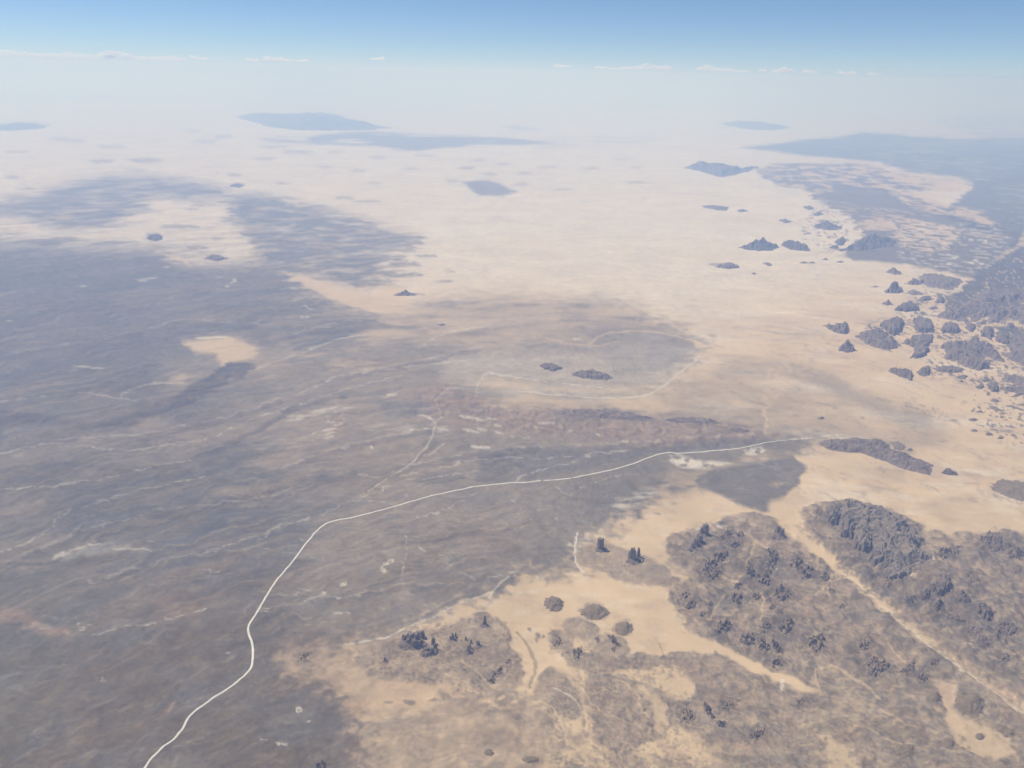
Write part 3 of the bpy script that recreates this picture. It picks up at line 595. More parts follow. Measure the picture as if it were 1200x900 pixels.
    z *= np.clip(r / 2000, 0, 1)
    return W, z

def height(x, y):
    x = np.atleast_1d(np.asarray(x, float)); y = np.atleast_1d(np.asarray(y, float))
    return cover(x, y)[1]

# ------------------------------------------------------------------ materials
def nt(name):
    m = bpy.data.materials.new(name); m.use_nodes = True
    n = m.node_tree.nodes; l = m.node_tree.links
    b = n["Principled BSDF"]
    b.inputs["Roughness"].default_value = 0.95
    b.inputs["Specular IOR Level"].default_value = 0.15
    return m, n, l, b

COLS = {SAND: (.60, .425, .25), GRAVEL: (.160, .132, .104), ROCK: (.098, .078, .062), PALE: (.70, .60, .47),
        RUST: (.34, .215, .145), BROWN: (.150, .108, .064), OLIVE: (.14, .125, .085), SLATE: (.125, .116, .106), APRON: (.345, .25, .165)}

def noise(n, l, scale, detail, rough=.6, coord=None, dist=0):
    t = n.new("ShaderNodeTexNoise"); t.inputs["Scale"].default_value = scale
    t.inputs["Detail"].default_value = detail; t.inputs["Roughness"].default_value = rough
    t.inputs["Distortion"].default_value = dist
    if coord is not None: l.new(coord, t.inputs["Vector"])
    return t.outputs[0]

def maprange(n, l, src, a, b, c, d):
    m = n.new("ShaderNodeMapRange"); l.new(src, m.inputs[0])
    for k, v in zip((1, 2, 3, 4), (a, b, c, d)): m.inputs[k].default_value = v
    return m.outputs[0]

def scaled(n, l, col, fac):
    m = n.new("ShaderNodeVectorMath"); m.operation = 'SCALE'
    if isinstance(col, tuple): m.inputs[0].default_value = col
    else: l.new(col, m.inputs[0])
    l.new(fac, m.inputs["Scale"]); return m.outputs[0]

def ground_material():
    m, n, l, b = nt("stony_and_sandy_ground")
    tc = n.new("ShaderNodeTexCoord").outputs["Object"]
    acc = None
    for an, ids in (("cover_a", (SAND, GRAVEL, ROCK)), ("cover_b", (PALE, RUST, BROWN)), ("cover_c", (OLIVE, SLATE, APRON))):
        at = n.new("ShaderNodeAttribute"); at.attribute_name = an
        sp = n.new("ShaderNodeSeparateXYZ"); l.new(at.outputs["Vector"], sp.inputs[0])
        for k, i in enumerate(ids):
            if i is None: continue
            t = scaled(n, l, COLS[i], sp.outputs[k])
            if acc is None: acc = t
            else:
                ad = n.new("ShaderNodeVectorMath"); ad.operation = 'ADD'
                l.new(acc, ad.inputs[0]); l.new(t, ad.inputs[1]); acc = ad.outputs[0]
            if i == SAND: sand = sp.outputs[k]
    n1 = maprange(n, l, noise(n, l, 1 / 420.0, 6, .68, tc, .6), .3, .7, .80, 1.2)
    n2 = maprange(n, l, noise(n, l, 1 / 2600.0, 5, .6, tc, .8), .3, .7, .90, 1.10)
    n3 = maprange(n, l, noise(n, l, 1 / 90.0, 4, .7, tc), .3, .7, .84, 1.16)
    p = n.new("ShaderNodeMath"); p.operation = 'MULTIPLY'; l.new(n1, p.inputs[0]); l.new(n3, p.inputs[1])
    # sand is smoother than the stony ground
    one = n.new("ShaderNodeMix"); one.data_type = 'FLOAT'; l.new(sand, one.inputs[0]); l.new(p.outputs[0], one.inputs[2])
    sm = n.new("ShaderNodeMath"); sm.operation = 'POWER'; l.new(p.outputs[0], sm.inputs[0]); sm.inputs[1].default_value = .16
    l.new(sm.outputs[0], one.inputs[3])
    q = n.new("ShaderNodeMath"); q.operation = 'MULTIPLY'; l.new(one.outputs[0], q.inputs[0]); l.new(n2, q.inputs[1])
    l.new(scaled(n, l, acc, q.outputs[0]), b.inputs["Base Color"])
    return m

def rock_material(name, c1, c2, dust_lit=.35, dcol=(.50, .36, .25), lo=.86, hi=.99, pl=.48, ph=.62):
    m, n, l, b = nt(name)
    tc = n.new("ShaderNodeTexCoord").outputs["Object"]
    f = maprange(n, l, noise(n, l, 1 / 160.0, 7, .7, tc, .8), .32, .68, 0, 1)
    mx = n.new("ShaderNodeMix"); mx.data_type = 'RGBA'; l.new(f, mx.inputs[0])
    mx.inputs[6].default_value = (*c1, 1); mx.inputs[7].default_value = (*c2, 1)
    g = n.new("ShaderNodeNewGeometry"); sp = n.new("ShaderNodeSeparateXYZ"); l.new(g.outputs["Normal"], sp.inputs[0])
    up = maprange(n, l, sp.outputs[2], lo, hi, 0, 1)
    pat = maprange(n, l, noise(n, l, 1 / 110.0, 5, .7, tc), pl, ph, 0, dust_lit)
    mu = n.new("ShaderNodeMath"); mu.operation = 'MULTIPLY'; l.new(up, mu.inputs[0]); l.new(pat, mu.inputs[1])
    m2 = n.new("ShaderNodeMix"); m2.data_type = 'RGBA'; l.new(mu.outputs[0], m2.inputs[0])
    l.new(mx.outputs[2], m2.inputs[6]); m2.inputs[7].default_value = (*dcol, 1)
    l.new(m2.outputs[2], b.inputs["Base Color"])
    bp = n.new("ShaderNodeBump"); bp.inputs["Strength"].default_value = .8; bp.inputs["Distance"].default_value = 25
    l.new(noise(n, l, 1 / 60.0, 6, .7, tc), bp.inputs["Height"]); l.new(bp.outputs[0], b.inputs["Normal"])
    return m

M_ground = ground_material()
M_dark = rock_material("dark_varnished_rock", (.145, .105, .085), (.255, .19, .15), .30)
M_crag = rock_material("grey_crag_rock", (.19, .15, .125), (.34, .27, .215), .4)
M_knob = rock_material("dark_crags_on_gravel", (.155, .118, .098), (.29, .22, .17), 1.0, (.29, .205, .125), .80, .95, .05, .2)
M_brown = rock_material("brown_sandstone", (.20, .13, .095), (.33, .215, .155), .3)
M_apron = rock_material("gravel_apron", (.17, .125, .08), (.25, .185, .12), .2)
M_far = rock_material("far_dark_rock", (.11, .088, .075), (.18, .145, .12), .2)

def mesh_obj(name, verts, faces, mat, smooth=False, parent=None, loc=None, link=True):
    me = bpy.data.meshes.new(name)
    verts = np.asarray(verts, np.float32)
    if isinstance(faces, np.ndarray):
        k = faces.shape[1]
        me.vertices.add(len(verts)); me.vertices.foreach_set("co", verts.ravel())
        me.loops.add(faces.size); me.loops.foreach_set("vertex_index", faces.ravel().astype(np.int32))
        me.polygons.add(len(faces)); me.polygons.foreach_set("loop_start", np.arange(0, faces.size, k, dtype=np.int32))
        me.update(calc_edges=True); me.validate()
    else:
        me.from_pydata([tuple(map(float, v)) for v in verts], [], faces); me.update()
    me.polygons.foreach_set("use_smooth", np.full(len(me.polygons), smooth))
    me.materials.append(mat)
    o = bpy.data.objects.new(name, me)
    if loc is not None: o.location = loc
    if parent is not None: o.parent = parent
    COL.objects.link(o)
    return o

def tag(o, label, cat, group=None):
    o["label"] = label; o["category"] = cat; o["kind"] = "thing"
    if group: o["group"] = group
    return o

# ------------------------------------------------------------------ the ground: one sheet to the horizon
RMAX = 700e3
def build_ground():
    step = 1.25
    ph = list(np.arange(-43, 43.001, math.degrees(step * 1.25 / 1000)))
    ph += list(np.arange(43.4, 75, .4)) + list(np.arange(76, 284.1, 2.0)) + list(np.arange(285, 316.8, .4))
    ph = np.radians(np.array(ph))
    rows = []
    for py in np.arange(985, 99.5, -step):
        dep = PITCH + math.atan((py - 450) / FPX)
        rows.append(H / math.tan(dep))
    rr = [r for r in rows if r < RMAX] + [RMAX]
    rr = list(np.geomspace(60, rr[0] * .985, 110)) + rr
    rr = np.array(rr)
    A, R_ = np.meshgrid(ph, rr)
    x = (np.sin(A) * R_).ravel(); y = (np.cos(A) * R_).ravel()
    W, z = cover(x, y)
    nr, nc = A.shape
    i = np.arange(nr * nc).reshape(nr, nc)
    nxt = np.roll(i, -1, axis=1)
    quads = np.stack([i[:-1].ravel(), i[1:].ravel(), nxt[1:].ravel(), nxt[:-1].ravel()], -1)[:, ::-1]
    v = np.stack([x, y, z], -1)
    # close the middle
    v = np.vstack([v, [[0, 0, 0]]])
    mid = np.stack([i[0], nxt[0], np.full(nc, nr * nc), np.full(nc, nr * nc)], -1)
    o = mesh_obj("desert_ground", v, quads, M_ground, True)
    # middle disc as a fan of triangles, same sheet
    import bmesh
    bm = bmesh.new(); bm.from_mesh(o.data); bm.verts.ensure_lookup_table()
    c = bm.verts[nr * nc]
    for k in range(nc):
        bm.faces.new((bm.verts[k], c, bm.verts[(k + 1) % nc]))
    bm.normal_update(); bm.to_mesh(o.data); bm.free()
    me = o.data
    W = np.vstack([W, W[:1]])
    for nm, ids in (("cover_a", (SAND, GRAVEL, ROCK)), ("cover_b", (PALE, RUST, BROWN)), ("cover_c", (OLIVE, SLATE, APRON))):
        at = me.attributes.new(nm, 'FLOAT_VECTOR', 'POINT')
        at.data.foreach_set("vector", np.ascontiguousarray(W[:, ids], np.float32).ravel())
    o["kind"] = "structure"
    return o
for (x, y, rx, ry) in RUBBLE:
    E(ROCK, .62, 4, 6, x, y + 1, rx * 2.3 + 3, ry * 2.0 + 2, -30, ('speck', 4, -0.12, 0.22, int(x)))

GROUND = build_ground()

# ------------------------------------------------------------------ the pale graded road
def smooth_line(pts, n=6):
    P_ = np.asarray(pts, float); out = []
    for i in range(len(P_) - 1):
        p0 = P_[max(i - 1, 0)]; p1 = P_[i]; p2 = P_[i + 1]; p3 = P_[min(i + 2, len(P_) - 1)]
        for k in range(n):
            t = k / n
            out.append(.5 * ((2 * p1) + (-p0 + p2) * t + (2 * p0 - 5 * p1 + 4 * p2 - p3) * t * t + (-p0 + 3 * p1 - 3 * p2 + p3) * t ** 3))
    out.append(P_[-1]); return np.array(out)

def road_material():
    m, n, l, b = nt("pale_road_gravel")
    tc = n.new("ShaderNodeTexCoord").outputs["Object"]
    f = maprange(n, l, noise(n, l, 1 / 120.0, 5, .7, tc), .3, .7, .86, 1.08)
    l.new(scaled(n, l, (.76, .69, .56), f), b.inputs["Base Color"])
    return m
M_road = road_material()

def ribbon(name, pts, widths, mat, lift=5.0, kind="structure"):
    pw = smooth_line(np.column_stack([pts, widths]))
    g = np.array([ground(p[0], p[1])[:2] for p in pw])
    z = height(g[:, 0], g[:, 1])
    k = np.ones(5) / 5
    d = np.gradient(g, axis=0); d /= np.linalg.norm(d, axis=1)[:, None]
    nrm = np.stack([-d[:, 1], d[:, 0]], -1)
    jit = 1 + .16 * fbm(np.arange(len(g)) * .45, np.zeros(len(g)), 3, 5)
    w = pw[:, 2] * jit
    rows = []
    for s, dz in ((-.5, -6), (-.42, lift), (.42, lift), (.5, -6)):
        q = g + nrm * (w * s)[:, None] * (1.0 if abs(s) < .45 else 1.25)
        rows.append(np.column_stack([q, np.maximum(height(q[:, 0], q[:, 1]), z - 2) + dz]))
    v = np.stack(rows, 1).reshape(-1, 3)
    n = len(g); f = []
    for i in range(n - 1):
        for j in range(3):
            a = i * 4 + j
            f.append((a, a + 1, a + 5, a + 4))
    o = mesh_obj(name, v, f, mat, False)
    o["kind"] = kind
    return o
ROAD = [(150,940),(170,899),(185,882),(205,865),(214,852),(222,839),(240,825),(262,810),(282,796),(293,785),(296,775),(296,757),(291,737),(301,718),(313,698),(326,678),(345,655),(362,634),(378,617),(392,611),(420,605),(460,594),(500,583),(540,574),(560,570),(600,566),(660,562),(690,556),(720,550),(745,542),(765,534),(780,531),(800,531),(828,529),(855,527),(880,523),(900,519),(922,516.5),(936,515),(950,514)]
ribbon("road", ROAD, [38]*8 + [39]*10 + [43]*17 + [36,32,26,16,8], M_road)
# ------------------------------------------------------------------ rocks, hills and crags standing on the plain
def view_frame(gx, gy):
    r = math.hypot(gx, gy)
    er = np.array([gx / r, gy / r]); et = np.array([er[1], -er[0]])
    w = np.array([gx, gy, -H]) @ cF
    return er, et, w / FPX, math.atan2(H, r)          # away, across, metres per pixel, depression

SEED = [100]
def outcrop(name, label, cat, poly, hpx, style='rough', group=None, mat=None, cells=1.15, lean=0.8, parent=None, base=None, rough=1.0):
    P_ = np.asarray(poly, float)
    yb = P_[:, 1].max(); hh = max(P_[:, 1].max() - P_[:, 1].min(), 1e-3)
    k = max(.6, 1 - lean * .7 * hpx / hh)
    P_ = np.column_stack([P_[:, 0], yb - (yb - P_[:, 1]) * k])
    G = np.array([ground(a, b)[:2] for a, b in P_])
    c = G.mean(0)
    er, et, mpp, dep = view_frame(*c)
    hm = hpx * mpp / math.cos(dep)
    Lc = np.column_stack([(G - c) @ et, (G - c) @ er])
    dt = mpp * cells; dr = mpp * cells / math.sin(dep) * .8
    lo = Lc.min(0) - np.array([dt, dr]) * 2; hi = Lc.max(0) + np.array([dt, dr]) * 2
    nt_ = int(np.clip((hi[0] - lo[0]) / dt, 9, 150)); nr_ = int(np.clip((hi[1] - lo[1]) / dr, 9, 110))
    T, R_ = np.meshgrid(np.linspace(lo[0], hi[0], nt_), np.linspace(lo[1], hi[1], nr_))
    # squash the depth so that the distance field follows the shape as drawn on the ground
    sq = np.ptp(Lc[:, 0]) / np.ptp(Lc[:, 1])
    sq = float(np.clip(sq ** .5, .5, 2))
    d = sdf_poly(T, R_ * sq, np.column_stack([Lc[:, 0], Lc[:, 1] * sq]))
    inr = max(d.max(), 1e-6)
    SEED[0] += 13; s = SEED[0]
    X = c[0] + et[0] * T + er[0] * R_; Y = c[1] + et[1] * T + er[1] * R_
    la, lb = T / inr, R_ * sq / inr
    d = d / inr + .30 * rough * fbm(la * 2.4, lb * 2.4, 5, s, .62) + .04
    px_ = mpp * 4.0
    d = d + rough * np.minimum(3.6 * mpp / inr, .45) * fbm(T / px_, R_ * math.sin(dep) * 1.3 / px_, 4, s + 8)
    rd = ridged(la * 1.1 + .3 * fbm(la * 2, lb * 2, 3, s + 3), lb * 1.1, 5, s + 1)
    fine = ridged(la * 3.5, lb * 3.5, 4, s + 2)
    if style == 'dome':
        h = np.sqrt(np.clip(d * 1.25, 0, 1) * (2 - np.clip(d * 1.25, 0, 1))) * (.62 + .36 * rd + .22 * (fine - .5) * rough)
    elif style == 'apron':
        h = sstep(0, .9, d) * (.8 + .3 * fine)
    elif style == 'peak':
        q = np.clip(d, 0, 1)
        h = .55 * q ** .8 + .5 * q ** 2.4 + .30 * (rd - .5) * sstep(0, .35, q) + .14 * (fine - .5) * sstep(0, .25, q)
        h = h * (.62 + .55 * rd)
    elif style == 'cliff':
        h = sstep(0, .28, d) * (.45 + .5 * rd * (.6 + .4 * fine)) + .25 * sstep(.3, .9, d) * rd
    elif style == 'stacks':
        n1 = fbm(la * 2.3 + s, lb * 1.7, 4, s + 5)
        h = sstep(0, .35, d) * (.30 * rd * sstep(0, .6, d) + sstep(.04, .17, n1) * sstep(.05, .4, d) * (.5 + .9 * np.clip(fbm(la * 1.3, lb * 1.3, 3, s + 6) + .3, 0, 1)))
    elif style == 'spiky':
        h = sstep(0, .2, d) * (.15 + 1.0 * np.clip(ridged(la * 1.9, lb * 1.5, 3, s + 5) - .45, 0, 1) * 2.0)
    else:
        h = sstep(0, .5, d) * (.22 + .8 * rd * (.55 + .45 * fine)) * (.7 + .3 * np.clip(d, 0, 1))
    h = h / max(h.max(), .3)
    z0 = height(X.ravel(), Y.ravel()).reshape(X.shape)
    Z = z0 + np.where(d > 0, h * hm, 0) + np.where(d <= 0, -.04 * hm - 3 + d * hm * .15, -1.0)
    zb = float(np.median(z0))
    keep = d > -.14
    V = np.stack([X - c[0], Y - c[1], Z - zb], -1).reshape(-1, 3)
    idx = np.arange(V.shape[0]).reshape(X.shape)
    kq = keep[:-1, :-1] | keep[1:, :-1] | keep[:-1, 1:] | keep[1:, 1:]
    q = np.stack([idx[:-1, :-1], idx[:-1, 1:], idx[1:, 1:], idx[1:, :-1]], -1)[kq]
    used, inv = np.unique(q, return_inverse=True)
    F = inv.reshape(q.shape)
    # make the faces look up
    a, b_, c_ = V[used][F[0, 0]], V[used][F[0, 1]], V[used][F[0, 2]]
    if np.cross((b_ - a), (c_ - a))[2] < 0: F = F[:, ::-1]
    loc = (c[0], c[1], zb)
    if base is not None: loc = (c[0] - base[0], c[1] - base[1], zb - base[2])
    o = mesh_obj(name, V[used], np.ascontiguousarray(F), mat or M_dark, style == 'apron', parent, loc)
    if label: tag(o, label, cat, group)
    return o

def blob(cx, cy, rx, ry, n=9, jag=.28, rot=0):
    a0 = random.random() * 6
    c, s = math.cos(math.radians(rot)), math.sin(math.radians(rot)); out = []
    for k in range(n):
        a = a0 + k * 2 * math.pi / n; f = 1 + random.uniform(-jag, jag)
        x, y = rx * math.cos(a) * f, ry * math.sin(a) * f
        out.append((cx + c * x - s * y, cy + s * x + c * y))
    return out

def spire_mesh(px, py, wpx, hpx, taper, base, seed, depth=1.0, flat=.6):
    g = ground(px, py)[:2]
    er, et, mpp, dep = view_frame(*g)
    w = wpx * .85 * mpp / 2; h = .8 * hpx * mpp / math.cos(dep)
    rng = np.random.default_rng(seed)
    ns, nr = 16, 10
    ph = np.linspace(0, 2 * math.pi, ns, endpoint=False)
    gro = 1 + .20 * np.cos(ph * 5 + rng.uniform(0, 6)) * rng.uniform(.3, 1, ns) + rng.normal(0, .07, ns)
    top = 1 - flat * .45 * rng.random(ns)
    z0 = float(height(g[0], g[1])[0])
    V = []; F = []
    for i in range(nr):
        t = i / (nr - 1)
        rad = w * (1 - taper * t ** 1.3) * gro * (1 + rng.normal(0, .05, ns)) * (1.25 if i == 0 else 1)
        zz = h * t * (1 - (1 - top) * t ** 2) - (18 if i == 0 else 0)
        x = np.cos(ph) * rad; y = np.sin(ph) * rad * depth
        V += list(zip(x * et[0] + y * er[0], x * et[1] + y * er[1], zz if not np.isscalar(zz) else [zz] * ns))
    for i in range(nr - 1):
        for j in range(ns):
            a, b_ = i * ns + j, i * ns + (j + 1) % ns
            F.append((a, a + ns, b_ + ns, b_))
    V.append((0, 0, h * (1 - .2 * flat))); k = len(V) - 1
    for j in range(ns):
        a, b_ = (nr - 1) * ns + j, (nr - 1) * ns + (j + 1) % ns
        F.append((a, k, b_))
    return V, F, (g[0] - base[0], g[1] - base[1], z0 - base[2])

def tower(label, spires, talus, cat="rock tower", group=None, mat=None, name="rock_tower"):
    """spires: (px, py at the foot, width, height, taper); talus: (cx, cy, rx, ry, height)"""
    g = ground(spires[0][0], spires[0][1])
    z = float(height(g[0], g[1])[0])
    root = bpy.data.objects.new(name, None); COL.objects.link(root); root.location = (g[0], g[1], z)
    root.empty_display_size = 50
    tag(root, label, cat, group)
    base = (g[0], g[1], z)
    for q in spires:
        SEED[0] += 7
        V, F, loc = spire_mesh(*q[:2], q[2] * 1.12, *q[3:5], base, SEED[0], *(q[5:] if len(q) > 5 else ()))
        mesh_obj("spire", V, F, mat or M_crag, False, root, loc)
    if talus:
        cx, cy, rx, ry, hp = talus
        outcrop("talus", None, None, blob(cx, cy, rx, ry, 12, .15), hp, 'rough', None, M_dark, 1.0, .3, root, base)
    return root

# --- the lone towers and crags on the near gravel aprons
tower("square lone tower of brown rock at the tip of the small grey apron", [(703.5, 643.5, 8, 16, .18, .8, .25)], (705, 644, 8, 4, 2), mat=M_brown)
tower("paired tall spires, one broad and one slim, on the small grey apron", [(741, 656, 8.5, 19, .35, .9, .7), (748, 653, 4.5, 14, .45), (737.5, 655, 4, 12, .5)], (743, 657, 11, 5, 2.5))
tower("tall dark tower at the upper end of the leaning pair beside the pale sand tongue", [(826, 628, 9, 15, .25, .9, .6), (822, 628, 5, 11, .4)], (825, 629, 9, 4, 2), group=None)
tower("long dark block leaning lower down, next to the tall dark tower by the sand", [(819, 637, 8, 12, .3), (815, 641, 7, 10, .35), (811.5, 644, 5, 7, .4), (809, 647, 3.5, 4, .4)], (815, 643, 11, 5, 2), name="rock_tower")
tower("dark double tower beside the top of the sandy valley track", [(911.5, 628, 6, 13, .3), (915.5, 631, 6, 12, .3), (909, 626, 4, 8, .4)], (913, 630, 9, 5, 2))
tower("large blocky dark crag of crowded towers on the left grey apron", [(474, 751, 8, 8, .3), (481, 752, 10, 12, .25), (488, 753, 10, 13, .25), (495, 748, 6, 9, .3), (485, 758, 9, 11, .3), (478, 755, 6, 7, .3), (491, 757, 6, 8, .3)], (484, 756, 17, 7, 3), "rock crag", name="rock_crag")
tower("paler ribbed crag with a dark foot beside the large blocky crag", [(508, 757, 5, 10, .3), (500, 766, 7, 8, .4), (505, 768, 8, 9, .4), (498, 760, 5, 6, .4), (510, 763, 5, 9, .4)], (503, 767, 13, 7, 4), "rock crag", name="rock_crag")
tower("slender single needle near the top edge of the left grey apron", [(568, 734, 4.2, 13, .65, 1, .3), (566.5, 735, 3, 6, .5)], (567, 735, 6, 3, 2))
tower("small forked spire right of the large blocky crag", [(530.5, 751, 3.5, 10, .5), (534, 748, 2.8, 7, .5), (528, 751, 2.5, 6, .4)], (531, 751, 6, 3, 1.5))
tower("thin leaning row of fins between the forked spire and the needle", [(549, 766, 3.5, 8, .4), (551, 762, 3.2, 7, .4), (552, 755, 2.4, 5, .4), (546, 752, 2.2, 5, .4)], (550, 765, 6, 5, 1.5), "rock fin", name="rock_fin")
tower("short stub rock beside the thin leaning fins", [(561, 759, 4, 7, .3), (559, 756, 2.5, 4, .4)], (561, 760, 5, 3, 1.2), "rock fin", name="rock_fin")

# --- rocky knobs scattered over the broad grey apron and beyond
for (x, y, rx, ry, h, lab) in KN:
    outcrop("rock_outcrop", lab, "rock outcrop", blob(x, y, rx * 1.5, ry * 1.3, 11, .3, -35), h * .62, 'stacks', "rock outcrops on the gravel aprons", M_knob, .42, .5)

# --- the big craggy ridge right of the sandy valley: cliff parts on one body
M_knob2 = rock_material("ridge_rock", (.14, .115, .10), (.26, .21, .17), .9, (.30, .225, .155), .70, .93, .12, .45)  # paler upward faces paint in sunlit tops as well as sandy gullies
def ridge():
    g = ground(1030, 650); z = float(height(g[0], g[1])[0])
    root = bpy.data.objects.new("rock_ridge", None); COL.objects.link(root); root.location = (g[0], g[1], z)
    tag(root, "largest craggy grey ridge, with steep dark cliffs above the sandy valley", "rock ridge")
    b = (g[0], g[1], z)
    outcrop("ridge_body", None, None, [(966,598),(975,588),(990,586),(1008,590),(1030,594),(1050,604),(1066,616),(1078,632),(1090,650),(1086,664),(1066,672),(1050,672),(1036,668),(1022,660),(1010,648),(996,634),(978,620),(968,612)], 10, 'rough', None, M_knob2, .6, .35, root, b, 1.3)
    for (poly, h) in [([(966,600),(972,592),(980,596),(984,610),(980,617),(970,615)], 16), ([(984,612),(996,606),(1004,618),(996,632),(985,628)], 17), ([(1000,628),(1012,620),(1022,628),(1020,648),(1010,652),(1000,640)], 20),
                      ([(1018,648),(1030,642),(1038,650),(1034,664),(1020,664)], 13), ([(1010,596),(1024,594),(1030,604),(1020,612),(1008,606)], 12), ([(1040,612),(1058,612),(1066,622),(1054,630),(1040,624)], 13), ([(1034,668),(1050,664),(1062,674),(1052,682),(1038,680)], 10)]:
        outcrop("cliff_block", None, None, poly, h * .65, 'cliff', None, M_crag, .5, .7, root, b, 1.0)
ridge()
for (c, rx, ry, h, lab) in CR:
    outcrop("rock_crag", lab, "rock crag", blob(c[0], c[1], rx, ry, 11, .25, 15), h * .65, 'rough', "crags on the grey upland", M_knob, .5, .5, rough=1.4)

# --- gravel mounds: low, round, dark, alone on the sand
for (x, y, rx, ry, rot, h, lab) in [(649.5, 707, 12, 10, 10, 4, "round dark gravel mound standing alone on the pale sand"), (697, 717, 17, 10, 5, 4, "oval dark gravel mound just above the cluster of merged mounds"), (731, 736, 11, 9, 0, 3, "small round mound at the upper right of the merged mounds"),
                          (1137, 826, 19, 14, 25, 4, "dark oval mound below the track's end, beside orange sand"), (1148, 864, 6, 4.5, 30, 2, "tiny oval mound inside the orange sand at lower right"), (1094, 818, 10, 9, 20, 3, "greyish round mound left of the orange sand patch"),
                          (622, 890, 11, 4.5, 5, 1.5, "flat oval gravel mound near the bottom edge"), (573, 882, 7, 5, 0, 1.5, "small grey mound near the bottom, left of the flat oval one"), (755, 832, 2.5, 2.5, 0, 1, "tiny brown mound in the narrow sand corridor"),
                          (1112, 872, 9, 7, 40, 2, "dark slanting mound below the orange sand patch"), (1178, 858, 13, 6, 35, 2, "greenish slanting mound right of the orange sand patch"), (1060, 880, 14, 9, 0, 2, "wide dim mound near the bottom right")]:
    outcrop("gravel_mound", lab, "gravel mound", blob(x, y, rx, ry, 16, .06, rot), h, 'apron', "gravel mounds on the sand", M_apron, 1.0, .5)

